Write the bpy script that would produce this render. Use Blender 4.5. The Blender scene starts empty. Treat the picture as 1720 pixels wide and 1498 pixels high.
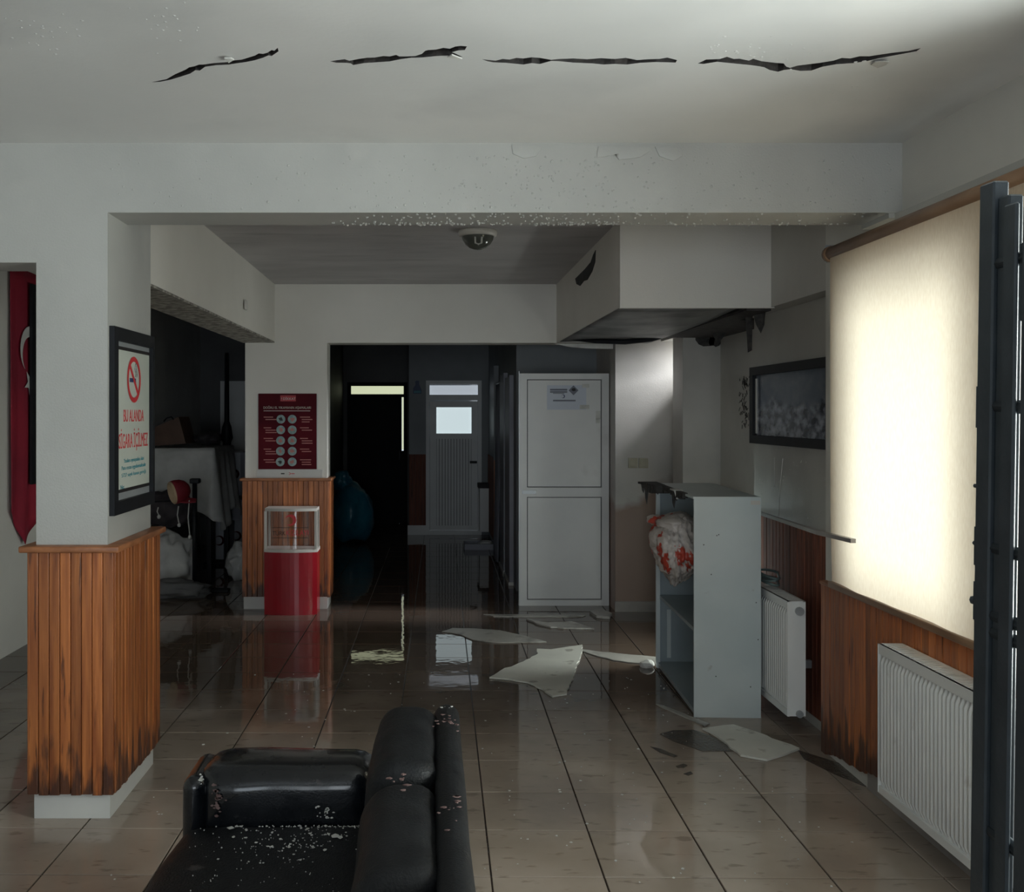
import bpy, bmesh, math, random
from mathutils import Vector, Matrix, noise

random.seed(7)
scn = bpy.context.scene
COL = scn.collection
PI = math.pi

# ------------------------------------------------------------------ camera
FPX, VX, VY, CH = 1690.0, 722.0, 695.0, 1.64      # focal length in pixels, vanishing point, eye height
cam_d = bpy.data.cameras.new('camera')
cam = bpy.data.objects.new('camera', cam_d)
COL.objects.link(cam)
cam_d.sensor_fit = 'HORIZONTAL'
cam_d.sensor_width = 36.0
cam_d.lens = 36.0 * FPX / 1720.0
cam_d.shift_x = (860.0 - VX) / 1720.0
cam_d.shift_y = (VY - 749.0) / 1720.0
cam_d.clip_start = 0.05
cam.location = (0, 0, CH)
cam.rotation_euler = (PI / 2, 0, 0)
scn.camera = cam

# ------------------------------------------------------------------ world, lights, exposure
scn.view_settings.view_transform = 'Standard'
scn.view_settings.look = 'None'
scn.view_settings.gamma = 1.0
scn.view_settings.use_curve_mapping = False
scn.view_settings.exposure = 0.08
world = bpy.data.worlds.new('overcast_sky')
scn.world = world
world.use_nodes = True
wb = world.node_tree.nodes['Background']
wb.inputs['Color'].default_value = (0.80, 0.90, 1.0, 1)
wb.inputs['Strength'].default_value = 0.9


def area(name, loc, rot, sx, sy, power, col):
    l = bpy.data.lights.new(name, 'AREA')
    l.shape = 'RECTANGLE'
    l.size, l.size_y = sx, sy
    l.energy = power
    l.color = col
    o = bpy.data.objects.new(name, l)
    o.location = loc
    o.rotation_euler = rot
    COL.objects.link(o)
    return o


# daylight: blind's window, small high window, unseen entrance, and windows added out of view
area('daylight_entrance', (0.0, -3.45, 1.2), (math.radians(105), 0, 0), 2.0, 2.2, 36, (0.86, 0.94, 1.0)).data.spread = math.radians(130)
area('unseen_front_window_light', (-2.0, -3.45, 1.55), (math.radians(105), 0, 0), 1.3, 1.3, 14, (0.80, 0.91, 1.0)).data.spread = math.radians(130)
area('added_side_window_light', (2.35, 1.85, 1.52), (math.radians(108), 0, PI / 2), 1.1, 1.3, 150, (1.0, 0.975, 0.94))  # added unseen light, brightens the right-hand faces of the pillars
area('daylight_blind_window', (2.95, 3.95, 1.40), (PI / 2, 0, PI / 2), 1.7, 2.0, 100, (0.93, 0.97, 1.0))
area('added_recess_window_light', (2.7, 6.65, 0.62), (PI / 2, 0, PI / 2), 0.7, 0.7, 60, (1.0, 0.96, 0.90))  # added hidden light that brightens the back room
area('daylight_high_window', (3.6, 8.2, 2.85), (0, math.radians(62), 0), 1.1, 0.3, 1050, (0.93, 0.96, 1.0))


# ------------------------------------------------------------------ helpers
def P(px, py, Y):
    return Vector(((px - VX) / FPX * Y, Y, CH - (py - VY) / FPX * Y))


def PX(px, py, X):
    return P(px, py, X * FPX / (px - VX))


def PZ(px, py, Z):
    return P(px, py, (CH - Z) * FPX / (py - VY))


def wloc(o):
    v = Vector((0, 0, 0))
    while o is not None:
        v = v + Vector(o.location)
        o = o.parent
    return v


class MB:
    """collects shapes, then links them as one mesh object"""

    def __init__(s):
        s.v, s.f, s.smooth = [], [], []

    def add(s, vs, fs, smooth=False):
        b = len(s.v)
        s.v += [Vector(p) for p in vs]
        s.f += [[i + b for i in f] for f in fs]
        s.smooth += [smooth] * len(fs)
        return s

    def box(s, x0, x1, y0, y1, z0, z1):
        vs = [(x, y, z) for z in (z0, z1) for y in (y0, y1) for x in (x0, x1)]
        return s.add(vs, [(0, 2, 3, 1), (4, 5, 7, 6), (0, 1, 5, 4), (2, 6, 7, 3), (0, 4, 6, 2), (1, 3, 7, 5)])

    def cbox(s, x0, x1, y0, y1, z0, z1, r, seg=2):
        bm = bmesh.new()
        bmesh.ops.create_cube(bm, size=1)
        bmesh.ops.scale(bm, vec=(x1 - x0, y1 - y0, z1 - z0), verts=bm.verts)
        bmesh.ops.bevel(bm, geom=list(bm.edges), offset=r, segments=seg, profile=0.5, affect='EDGES')
        bmesh.ops.translate(bm, vec=((x0 + x1) / 2, (y0 + y1) / 2, (z0 + z1) / 2), verts=bm.verts)
        return s.bm(bm, seg > 1)

    def bm(s, bm, smooth=False):
        bm.verts.ensure_lookup_table()
        bm.verts.index_update()
        s.add([v.co.copy() for v in bm.verts], [[v.index for v in f.verts] for f in bm.faces], smooth)
        bm.free()
        return s

    def prism(s, pts, d):
        """closed outline pts (3-D, planar) pushed along d"""
        n = len(pts)
        pts = [Vector(p) for p in pts]
        d = Vector(d)
        fs = [list(range(n)), list(range(2 * n - 1, n - 1, -1))]
        fs += [(i, i + n, (i + 1) % n + n, (i + 1) % n) for i in range(n)]
        return s.add(pts + [p + d for p in pts], fs)

    def tube(s, pts, r, n=8, cap=True, closed=False):
        pts = [Vector(p) for p in pts]
        rs = r if isinstance(r, (list, tuple)) else [r] * len(pts)
        vs, fs = [], []
        m = len(pts)
        up = None
        for i, p in enumerate(pts):
            a = pts[i - 1] if (i > 0 or closed) else pts[i]
            b = pts[(i + 1) % m] if (i < m - 1 or closed) else pts[i]
            t = (b - a).normalized()
            if up is None:
                up = Vector((0, 0, 1)) if abs(t.z) < 0.9 else Vector((1, 0, 0))
            u = t.cross(up)
            if u.length < 1e-5:
                u = t.cross(Vector((0.3, 1, 0.2)))
            u.normalize()
            w = u.cross(t).normalized()
            for k in range(n):
                q = 2 * PI * k / n
                vs.append(p + (u * math.cos(q) + w * math.sin(q)) * rs[i])
        for i in range(m if closed else m - 1):
            j = (i + 1) % m
            for k in range(n):
                fs.append((i * n + k, i * n + (k + 1) % n, j * n + (k + 1) % n, j * n + k))
        s.add(vs, fs, True)
        if cap and not closed:
            b = len(s.v) - len(vs)
            s.f.append([b + k for k in range(n)][::-1])
            s.f.append([b + (m - 1) * n + k for k in range(n)])
            s.smooth += [False, False]
        return s

    def lathe(s, c, prof, n=24, smooth=True):
        c = Vector(c)
        vs, fs = [], []
        for r, z in prof:
            for k in range(n):
                q = 2 * PI * k / n
                vs.append(c + Vector((r * math.cos(q), r * math.sin(q), z)))
        for i in range(len(prof) - 1):
            for k in range(n):
                fs.append((i * n + k, i * n + (k + 1) % n, (i + 1) * n + (k + 1) % n, (i + 1) * n + k))
        return s.add(vs, fs, smooth)

    def grid(s, fn, nu, nv, smooth=True):
        vs = [fn(i / nu, j / nv) for j in range(nv + 1) for i in range(nu + 1)]
        w = nu + 1
        return s.add(vs, [(j * w + i, j * w + i + 1, (j + 1) * w + i + 1, (j + 1) * w + i) for j in range(nv) for i in range(nu)], smooth)

    def build(s, name, mat, parent=None, fix=True):
        lo = Vector([min(v[i] for v in s.v) for i in range(3)])
        hi = Vector([max(v[i] for v in s.v) for i in range(3)])
        c = Vector(((lo.x + hi.x) / 2, (lo.y + hi.y) / 2, lo.z))
        me = bpy.data.meshes.new(name)
        me.from_pydata([v - c for v in s.v], [], s.f)
        for p, sm in zip(me.polygons, s.smooth):
            p.use_smooth = sm
        if fix:
            bm = bmesh.new()
            bm.from_mesh(me)
            bmesh.ops.recalc_face_normals(bm, faces=bm.faces)
            bm.to_mesh(me)
            bm.free()
        me.update()
        if mat:
            me.materials.append(mat)
        o = bpy.data.objects.new(name, me)
        COL.objects.link(o)
        if parent is not None:
            o.parent = parent
            c = c - wloc(parent)
        o.location = c
        return o


def tag(o, label, cat=None, group=None, kind=None):
    o['label'] = label
    if cat:
        o['category'] = cat
    if group:
        o['group'] = group
    if kind:
        o['kind'] = kind
    return o


def struct(o, label):
    o['label'] = label
    o['kind'] = 'structure'
    return o


def thing(name, label, cat, loc, group=None):
    o = bpy.data.objects.new(name, None)
    o.empty_display_size = 0.1
    o.location = loc
    COL.objects.link(o)
    return tag(o, label, cat, group)


def solidify(o, t, off=0.0):
    m = o.modifiers.new('thickness', 'SOLIDIFY')
    m.thickness = t
    m.offset = off
    return o


def subsurf(o, n=1):
    m = o.modifiers.new('smooth', 'SUBSURF')
    m.levels = n
    m.render_levels = n
    return o


# ------------------------------------------------------------------ materials
def mat(name, c1, c2=None, scale=4.0, rough=0.6, metal=0.0, stretch=(1, 1, 1), bump=0.0, bump_scale=60.0, spec=0.5, detail=6.0, contrast=(0.35, 0.65), rough2=None, coat=0.0):
    m = bpy.data.materials.new(name)
    m.use_nodes = True
    nt = m.node_tree
    b = nt.nodes['Principled BSDF']
    b.inputs['Roughness'].default_value = rough
    b.inputs['Metallic'].default_value = metal
    b.inputs['Specular IOR Level'].default_value = spec
    b.inputs['Coat Weight'].default_value = coat
    b.inputs['Coat Roughness'].default_value = 0.12
    tc = nt.nodes.new('ShaderNodeNewGeometry')
    mp = nt.nodes.new('ShaderNodeMapping')
    mp.inputs['Scale'].default_value = stretch
    nt.links.new(tc.outputs['Position'], mp.inputs['Vector'])
    m['mp'] = mp.name
    n = nt.nodes.new('ShaderNodeTexNoise')
    n.inputs['Scale'].default_value = scale
    n.inputs['Detail'].default_value = detail
    nt.links.new(mp.outputs[0], n.inputs['Vector'])
    r = nt.nodes.new('ShaderNodeValToRGB')
    r.color_ramp.elements[0].position, r.color_ramp.elements[1].position = contrast
    r.color_ramp.elements[0].color = (*c1, 1)
    r.color_ramp.elements[1].color = (*(c2 or [min(1, c * 1.12) for c in c1]), 1)
    nt.links.new(n.outputs['Fac'], r.inputs['Fac'])
    nt.links.new(r.outputs['Color'], b.inputs['Base Color'])
    if rough2 is not None:
        mr = nt.nodes.new('ShaderNodeMapRange')
        mr.inputs['From Min'].default_value, mr.inputs['From Max'].default_value = contrast
        mr.inputs['To Min'].default_value, mr.inputs['To Max'].default_value = rough, rough2
        nt.links.new(n.outputs['Fac'], mr.inputs['Value'])
        nt.links.new(mr.outputs[0], b.inputs['Roughness'])
    if bump > 0:
        n2 = nt.nodes.new('ShaderNodeTexNoise')
        n2.inputs['Scale'].default_value = bump_scale
        n2.inputs['Detail'].default_value = 3
        nt.links.new(mp.outputs[0], n2.inputs['Vector'])
        bp = nt.nodes.new('ShaderNodeBump')
        bp.inputs['Strength'].default_value = bump
        bp.inputs['Distance'].default_value = 0.01
        nt.links.new(n2.outputs['Fac'], bp.inputs['Height'])
        nt.links.new(bp.outputs[0], b.inputs['Normal'])
    return m


def stain(m, col, scale, thr, soft=0.08, stretch=(1, 1, 1), amount=1.0, zband=None, seed=0.0):
    """dirt with a shape of its own, laid over a material's colour; zband=(z0,z1) keeps it between two heights with a ragged edge"""
    nt = m.node_tree
    b = nt.nodes['Principled BSDF']
    old = b.inputs['Base Color'].links[0].from_socket
    g = nt.nodes.new('ShaderNodeNewGeometry')
    mp = nt.nodes.new('ShaderNodeMapping')
    mp.inputs['Scale'].default_value = stretch
    mp.inputs['Location'].default_value = (seed, seed * 1.7, seed * 0.6)
    nt.links.new(g.outputs['Position'], mp.inputs['Vector'])
    n = nt.nodes.new('ShaderNodeTexNoise')
    n.inputs['Scale'].default_value = scale
    n.inputs['Detail'].default_value = 8
    nt.links.new(mp.outputs[0], n.inputs['Vector'])
    fac = n.outputs['Fac']
    if zband:
        sp = nt.nodes.new('ShaderNodeSeparateXYZ')
        nt.links.new(g.outputs['Position'], sp.inputs[0])
        mr0 = nt.nodes.new('ShaderNodeMapRange')
        mr0.inputs['From Min'].default_value, mr0.inputs['From Max'].default_value = zband[0], zband[1]
        mr0.inputs['To Min'].default_value, mr0.inputs['To Max'].default_value = 0.35, -0.35
        nt.links.new(sp.outputs['Z'], mr0.inputs['Value'])
        ad = nt.nodes.new('ShaderNodeMath')
        nt.links.new(fac, ad.inputs[0])
        nt.links.new(mr0.outputs[0], ad.inputs[1])
        fac = ad.outputs[0]
    mr = nt.nodes.new('ShaderNodeMapRange')
    mr.inputs['From Min'].default_value, mr.inputs['From Max'].default_value = thr, thr + soft
    mr.inputs['To Max'].default_value = amount
    nt.links.new(fac, mr.inputs['Value'])
    mx = nt.nodes.new('ShaderNodeMix')
    mx.data_type = 'RGBA'
    nt.links.new(mr.outputs[0], mx.inputs['Factor'])
    nt.links.new(old, mx.inputs['A'])
    mx.inputs['B'].default_value = (*col, 1)
    nt.links.new(mx.outputs['Result'], b.inputs['Base Color'])
    return m


def emit(name, col, strength):
    m = bpy.data.materials.new(name)
    m.use_nodes = True
    b = m.node_tree.nodes['Principled BSDF']
    b.inputs['Base Color'].default_value = (*col, 1)
    b.inputs['Roughness'].default_value = 0.3
    b.inputs['Emission Color'].default_value = (*col, 1)
    b.inputs['Emission Strength'].default_value = strength
    return m


def wood(name, c1, c2, rough=0.38):
    m = mat(name, c1, c2, scale=3.0, rough=rough, stretch=(14, 14, 0.9), contrast=(0.3, 0.7), bump=0.12, bump_scale=9.0, detail=8)
    nt = m.node_tree
    mp = nt.nodes[m['mp']]
    oi = nt.nodes.new('ShaderNodeObjectInfo')
    cx = nt.nodes.new('ShaderNodeCombineXYZ')
    ml = nt.nodes.new('ShaderNodeMath')
    ml.operation = 'MULTIPLY'
    ml.inputs[1].default_value = 37.0
    nt.links.new(oi.outputs['Random'], ml.inputs[0])
    for k in range(3):
        nt.links.new(ml.outputs[0], cx.inputs[k])
    nt.links.new(cx.outputs[0], mp.inputs['Location'])
    b = nt.nodes['Principled BSDF']
    old = b.inputs['Base Color'].links[0].from_socket
    hv = nt.nodes.new('ShaderNodeHueSaturation')
    mr = nt.nodes.new('ShaderNodeMapRange')
    mr.inputs['To Min'].default_value, mr.inputs['To Max'].default_value = 0.72, 1.18
    nt.links.new(oi.outputs['Random'], mr.inputs['Value'])
    nt.links.new(mr.outputs[0], hv.inputs['Value'])
    nt.links.new(old, hv.inputs['Color'])
    nt.links.new(hv.outputs[0], b.inputs['Base Color'])
    return m


WALL = (0.60, 0.585, 0.54)
M = {}
M['paint'] = stain(mat('wall_paint', (0.56, 0.55, 0.51), (0.64, 0.63, 0.585), 1.3, 0.42, bump=0.10, bump_scale=160), (0.36, 0.345, 0.32), 1.1, 0.60, 0.15, amount=0.5)
M['paint_pillar'] = mat('pillar_paint', (0.54, 0.55, 0.52), (0.60, 0.605, 0.565), 1.0, 0.45, bump=0.08, bump_scale=160)
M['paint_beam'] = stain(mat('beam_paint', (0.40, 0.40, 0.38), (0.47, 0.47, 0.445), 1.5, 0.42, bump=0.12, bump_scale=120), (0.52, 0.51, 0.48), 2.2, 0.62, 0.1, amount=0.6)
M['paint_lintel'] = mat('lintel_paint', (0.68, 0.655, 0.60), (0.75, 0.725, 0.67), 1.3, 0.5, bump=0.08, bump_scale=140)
M['soffit_raw'] = mat('rough_soffit_plaster', (0.16, 0.15, 0.13), (0.42, 0.40, 0.35), 22, 0.8, bump=0.5, bump_scale=70, contrast=(0.4, 0.6))
M['ceil_front'] = stain(mat('ceiling_paint', (0.63, 0.63, 0.62), (0.72, 0.715, 0.70), 1.2, 0.30, bump=0.05, bump_scale=50, rough2=0.42), (0.42, 0.425, 0.425), 0.8, 0.52, 0.25, amount=0.75, seed=2.2)
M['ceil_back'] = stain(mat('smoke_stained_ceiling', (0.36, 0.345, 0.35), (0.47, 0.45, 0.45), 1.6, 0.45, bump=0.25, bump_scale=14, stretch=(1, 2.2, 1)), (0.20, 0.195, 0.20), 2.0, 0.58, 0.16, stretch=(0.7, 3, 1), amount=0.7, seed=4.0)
M['sheet_dark'] = stain(mat('sooty_sagging_board', (0.11, 0.11, 0.11), (0.19, 0.185, 0.18), 3, 0.5, stretch=(2, 0.7, 1)), (0.03, 0.03, 0.032), 2.2, 0.5, 0.12, amount=0.8, seed=1.7)
M['sooty'] = stain(mat('smoke_stained_wall', (0.40, 0.385, 0.355), (0.50, 0.485, 0.445), 1.4, 0.36, bump=0.10, bump_scale=120), (0.28, 0.265, 0.24), 1.5, 0.55, 0.2, amount=0.6, seed=1.0)
M['recess'] = stain(mat('damp_wall_paint', (0.36, 0.345, 0.32), (0.50, 0.48, 0.45), 1.4, 0.45, bump=0.08, bump_scale=120), (0.20, 0.115, 0.075), 1.6, 0.45, 0.12, amount=0.85, zband=(0.55, 1.25), seed=3.0)
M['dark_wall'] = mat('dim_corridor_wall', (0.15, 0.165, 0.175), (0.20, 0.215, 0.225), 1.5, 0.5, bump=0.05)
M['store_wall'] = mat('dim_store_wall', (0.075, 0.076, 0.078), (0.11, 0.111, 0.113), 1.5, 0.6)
M['void'] = mat('charred_void', (0.012, 0.012, 0.013), (0.03, 0.03, 0.032), 12, 0.8, bump=0.4, bump_scale=40)
M['lath_shade'] = mat('dark_lath_shade', (0.018, 0.016, 0.016), (0.05, 0.043, 0.04), 18, 0.75, bump=0.5, bump_scale=50)
M['plinth'] = mat('plinth_white', (0.52, 0.52, 0.50), (0.60, 0.60, 0.57), 3, 0.4)
M['skirting'] = mat('skirting_grey', (0.24, 0.22, 0.205), (0.33, 0.305, 0.28), 5, 0.35)
M['grout'] = mat('wet_grout', (0.05, 0.034, 0.025), (0.085, 0.06, 0.045), 9, 0.25)
M['wood'] = wood('varnished_pine', (0.26, 0.070, 0.018), (0.52, 0.175, 0.048))
stain(M['wood'], (0.06, 0.018, 0.008), 4.0, 0.62, 0.08, stretch=(16, 16, 1.1), amount=0.8)
stain(M['wood'], (0.035, 0.014, 0.010), 3.0, 0.55, 0.12, stretch=(9, 9, 1.5), amount=0.85, zband=(0.0, 0.55), seed=5)
M['wood_red'] = wood('shaded_sooty_pine', (0.13, 0.034, 0.017), (0.26, 0.075, 0.036), 0.68)  # darker copy of the pine: shade painted in, with soot
stain(M['wood_red'], (0.03, 0.012, 0.01), 4.0, 0.6, 0.1, stretch=(12, 12, 1), amount=0.7)
M['wood_gap'] = mat('groove_dark_wood', (0.03, 0.012, 0.007), (0.05, 0.018, 0.01), 6, 0.6)
M['wood_cap'] = mat('pine_cap_rail', (0.23, 0.085, 0.034), (0.38, 0.15, 0.06), 5, 0.4, stretch=(3, 3, 8), bump=0.1)
M['black'] = mat('black_satin', (0.006, 0.007, 0.009), (0.011, 0.012, 0.015), 8, 0.5, spec=0.25)
M['black_door'] = mat('black_door_paint', (0.003, 0.0035, 0.005), (0.005, 0.006, 0.008), 5, 0.6, spec=0.15)
M['gate'] = mat('dark_grey_gate_paint', (0.022, 0.030, 0.037), (0.032, 0.041, 0.049), 14, 0.45, bump=0.08)
M['leather'] = stain(mat('black_leather', (0.0030, 0.0042, 0.0062), (0.006, 0.0075, 0.010), 11, 0.16, bump=0.15, bump_scale=190, rough2=0.34, spec=0.2, coat=0.75), (0.06, 0.05, 0.05), 7.5, 0.72, 0.04, stretch=(1, 1, 1), amount=0.5, seed=8.3)
M['leather_matte'] = stain(mat('worn_matte_leather', (0.0035, 0.0042, 0.0055), (0.0075, 0.0085, 0.010), 9, 0.46, bump=0.25, bump_scale=170, rough2=0.62, spec=0.3), (0.07, 0.062, 0.06), 6.5, 0.69, 0.03, stretch=(1, 1.6, 1), amount=0.6, seed=8.3)
M['scuff'] = mat('worn_pinkish_leather', (0.11, 0.06, 0.055), (0.20, 0.13, 0.12), 40, 0.7)
M['flake'] = mat('plaster_white', (0.50, 0.50, 0.475), (0.66, 0.655, 0.62), 9, 0.7, bump=0.2)
M['board'] = stain(mat('fallen_plasterboard', (0.60, 0.60, 0.55), (0.70, 0.70, 0.64), 3.5, 0.6, bump=0.12, bump_scale=60), (0.20, 0.18, 0.15), 7, 0.62, 0.06, amount=0.6)
M['board_dirty'] = stain(mat('soaked_plasterboard', (0.36, 0.35, 0.32), (0.48, 0.465, 0.43), 4, 0.3, bump=0.15), (0.10, 0.085, 0.07), 5, 0.55, 0.1, amount=0.7)
M['mud'] = mat('wet_mud', (0.055, 0.042, 0.033), (0.10, 0.08, 0.06), 14, 0.22, bump=0.3)
M['radiator'] = stain(mat('radiator_enamel', (0.74, 0.75, 0.735), (0.80, 0.81, 0.79), 4, 0.32), (0.42, 0.40, 0.36), 6, 0.66, 0.06, amount=0.5)
M['radiator_gap'] = mat('radiator_shadow_slot', (0.05, 0.05, 0.05), None, 5, 0.5)
M['cabinet'] = stain(mat('pale_grey_steel', (0.50, 0.56, 0.565), (0.56, 0.61, 0.61), 3, 0.38), (0.26, 0.24, 0.20), 9, 0.70, 0.05, amount=0.6)
M['cabinet_in'] = mat('blue_grey_steel', (0.26, 0.31, 0.335), (0.31, 0.36, 0.38), 3, 0.4)
M['burnt'] = mat('burnt_residue', (0.02, 0.019, 0.018), (0.055, 0.05, 0.045), 30, 0.8, bump=0.5)
M['pvc'] = stain(mat('white_pvc_leaf', (0.68, 0.685, 0.68), (0.74, 0.74, 0.73), 2.5, 0.34, bump=0.04), (0.42, 0.41, 0.39), 2.5, 0.6, 0.15, amount=0.6)
M['pvc_line'] = mat('pvc_shadow_line', (0.10, 0.10, 0.105), None, 5, 0.5)
M['door_grey'] = mat('grey_white_door', (0.66, 0.665, 0.655), (0.73, 0.735, 0.725), 3, 0.45)
M['panel_grey'] = mat('blue_grey_partition', (0.24, 0.245, 0.285), (0.31, 0.315, 0.36), 3, 0.5)
M['pane_cool'] = emit('daylit_frosted_glass', (0.78, 0.92, 0.95), 0.62)
M['pane_cool2'] = emit('daylit_frosted_transom', (0.78, 0.86, 0.95), 0.38)
M['pane_warm'] = emit('daylit_yellow_transom', (0.87, 0.93, 0.62), 0.62)
M['red'] = mat('glossy_red_plastic', (0.27, 0.006, 0.014), (0.33, 0.010, 0.020), 2, 0.20)
M['red_print'] = mat('red_print', (0.55, 0.035, 0.04), None, 5, 0.5)
M['teal_print'] = mat('teal_print', (0.03, 0.20, 0.24), None, 5, 0.5)
M['navy_print'] = mat('navy_print', (0.02, 0.04, 0.12), None, 5, 0.5)
M['black_print'] = mat('black_print', (0.015, 0.012, 0.012), None, 5, 0.5)
M['grey_print'] = mat('grey_print', (0.16, 0.17, 0.21), None, 5, 0.6)
M['white_print'] = mat('white_print', (0.55, 0.47, 0.43), None, 5, 0.5)
M['pale_frame'] = mat('cream_plastic_frame', (0.52, 0.50, 0.46), (0.58, 0.56, 0.52), 4, 0.35)
M['sign'] = mat('sign_sheet', (0.55, 0.585, 0.52), (0.62, 0.65, 0.58), 3, 0.3)
M['silver'] = mat('silver_strip', (0.40, 0.42, 0.43), None, 5, 0.35, metal=0.4)
M['poster'] = mat('dark_red_poster', (0.065, 0.005, 0.010), (0.10, 0.007, 0.013), 3, 0.75, spec=0.15)
M['poster_red'] = mat('bright_red_poster', (0.34, 0.012, 0.018), None, 3, 0.4)
M['poster_disc'] = mat('teal_grey_disc', (0.16, 0.27, 0.27), (0.30, 0.38, 0.37), 40, 0.4)
M['skin_print'] = mat('pinkish_hand_print', (0.42, 0.17, 0.15), None, 30, 0.5)
M['flag'] = mat('crimson_flag_cloth', (0.20, 0.004, 0.020), (0.29, 0.007, 0.027), 3, 0.7, bump=0.1, bump_scale=200)
M['paper'] = mat('white_paper', (0.56, 0.60, 0.68), (0.60, 0.64, 0.72), 3, 0.55)
M['bag_blue'] = mat('blue_plastic_sack', (0.012, 0.13, 0.21), (0.022, 0.19, 0.28), 6, 0.35, bump=0.3, bump_scale=25)
M['bag_white'] = stain(mat('striped_white_bag', (0.52, 0.46, 0.41), (0.66, 0.60, 0.56), 7, 0.35, bump=0.2, bump_scale=30), (0.46, 0.06, 0.035), 7.0, 0.575, 0.02, stretch=(1.3, 1.3, 0.7), seed=6.1)
M['sheet'] = mat('dusty_white_sheet', (0.50, 0.50, 0.485), (0.62, 0.62, 0.60), 7, 0.6, bump=0.2, bump_scale=30)
M['carton'] = mat('white_carton', (0.60, 0.63, 0.68), (0.66, 0.68, 0.73), 4, 0.6)
M['dark_cloth'] = mat('dark_cloth', (0.03, 0.026, 0.03), (0.055, 0.045, 0.05), 8, 0.8, bump=0.3)
M['brown'] = mat('brown_leatherette', (0.09, 0.045, 0.028), (0.13, 0.068, 0.042), 6, 0.6)
M['cream'] = mat('cream_lining', (0.55, 0.40, 0.25), (0.62, 0.48, 0.32), 30, 0.7, bump=0.3)
M['cap_red'] = mat('crimson_cap', (0.19, 0.008, 0.02), (0.25, 0.012, 0.025), 12, 0.7)
M['brass'] = mat('tan_roller_tube', (0.22, 0.125, 0.07), (0.30, 0.18, 0.105), 5, 0.4, stretch=(3, 1, 3))
M['tarnish'] = mat('yellowed_switch', (0.32, 0.30, 0.22), (0.40, 0.37, 0.28), 8, 0.4)
M['hose'] = mat('grey_green_hose', (0.10, 0.14, 0.14), None, 6, 0.35)
M['lampglass'] = mat('smoked_lamp_glass', (0.055, 0.060, 0.052), (0.10, 0.105, 0.09), 9, 0.12)
M['bulb'] = mat('dusty_bulb', (0.50, 0.50, 0.46), None, 5, 0.3)
M['glasspane'] = None

# translucent roller-blind cloth
m = bpy.data.materials.new('translucent_blind_cloth')
m.use_nodes = True
nt = m.node_tree
nt.nodes.remove(nt.nodes['Principled BSDF'])
out = nt.nodes['Material Output']
df, tr, mx = nt.nodes.new('ShaderNodeBsdfDiffuse'), nt.nodes.new('ShaderNodeBsdfTranslucent'), nt.nodes.new('ShaderNodeMixShader')
g = nt.nodes.new('ShaderNodeNewGeometry')
mp = nt.nodes.new('ShaderNodeMapping')
mp.inputs['Scale'].default_value = (1, 90, 25)
n = nt.nodes.new('ShaderNodeTexNoise')
n.inputs['Scale'].default_value = 1.5
r = nt.nodes.new('ShaderNodeValToRGB')
r.color_ramp.elements[0].color = (0.66, 0.52, 0.38, 1)
r.color_ramp.elements[1].color = (0.80, 0.68, 0.54, 1)
nt.links.new(g.outputs['Position'], mp.inputs['Vector'])
nt.links.new(mp.outputs[0], n.inputs['Vector'])
nt.links.new(n.outputs['Fac'], r.inputs['Fac'])
nt.links.new(r.outputs[0], df.inputs[0])
nt.links.new(r.outputs[0], tr.inputs[0])
mx.inputs[0].default_value = 0.5
nt.links.new(df.outputs[0], mx.inputs[1])
nt.links.new(tr.outputs[0], mx.inputs[2])
nt.links.new(mx.outputs[0], out.inputs['Surface'])
M['blind'] = m

# clear thin panes (window behind the blind, front of the donation box)
def thin_glass(name, clear=0.9, tint=(0.9, 0.95, 0.95)):
    m = bpy.data.materials.new(name)
    m.use_nodes = True
    nt = m.node_tree
    nt.nodes.remove(nt.nodes['Principled BSDF'])
    t, gl, mx = nt.nodes.new('ShaderNodeBsdfTransparent'), nt.nodes.new('ShaderNodeBsdfGlossy'), nt.nodes.new('ShaderNodeMixShader')
    t.inputs[0].default_value = (*tint, 1)
    gl.inputs['Roughness'].default_value = 0.08
    mx.inputs[0].default_value = 1 - clear
    nt.links.new(t.outputs[0], mx.inputs[1])
    nt.links.new(gl.outputs[0], mx.inputs[2])
    nt.links.new(mx.outputs[0], nt.nodes['Material Output'].inputs['Surface'])
    return m


M['glasspane'] = thin_glass('clear_window_pane')
M['acrylic'] = thin_glass('clear_acrylic', 0.86, (0.80, 0.76, 0.76))

# wet floor tile: beige, per-tile tone, faint marbling, water film
m = mat('wet_beige_tile', (0.33, 0.272, 0.222), (0.42, 0.35, 0.292), 3.2, 0.10, bump=0.0, contrast=(0.3, 0.7))
stain(m, (0.17, 0.125, 0.095), 11, 0.60, 0.08, amount=0.55, stretch=(0.8, 2.0, 1))
stain(m, (0.20, 0.165, 0.14), 1.1, 0.52, 0.14, amount=0.55, seed=3.1)
nt = m.node_tree
b = nt.nodes['Principled BSDF']
oi = nt.nodes.new('ShaderNodeObjectInfo')
hv = nt.nodes.new('ShaderNodeHueSaturation')
mr = nt.nodes.new('ShaderNodeMapRange')
mr.inputs['To Min'].default_value, mr.inputs['To Max'].default_value = 0.90, 1.08
nt.links.new(oi.outputs['Random'], mr.inputs['Value'])
nt.links.new(mr.outputs[0], hv.inputs['Value'])
nt.links.new(b.inputs['Base Color'].links[0].from_socket, hv.inputs['Color'])
nt.links.new(hv.outputs[0], b.inputs['Base Color'])
g = nt.nodes.new('ShaderNodeNewGeometry')
n = nt.nodes.new('ShaderNodeTexNoise')
n.inputs['Scale'].default_value = 2.0
nt.links.new(g.outputs['Position'], n.inputs['Vector'])
mr = nt.nodes.new('ShaderNodeMapRange')
mr.inputs['From Min'].default_value, mr.inputs['From Max'].default_value = 0.35, 0.65
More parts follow.
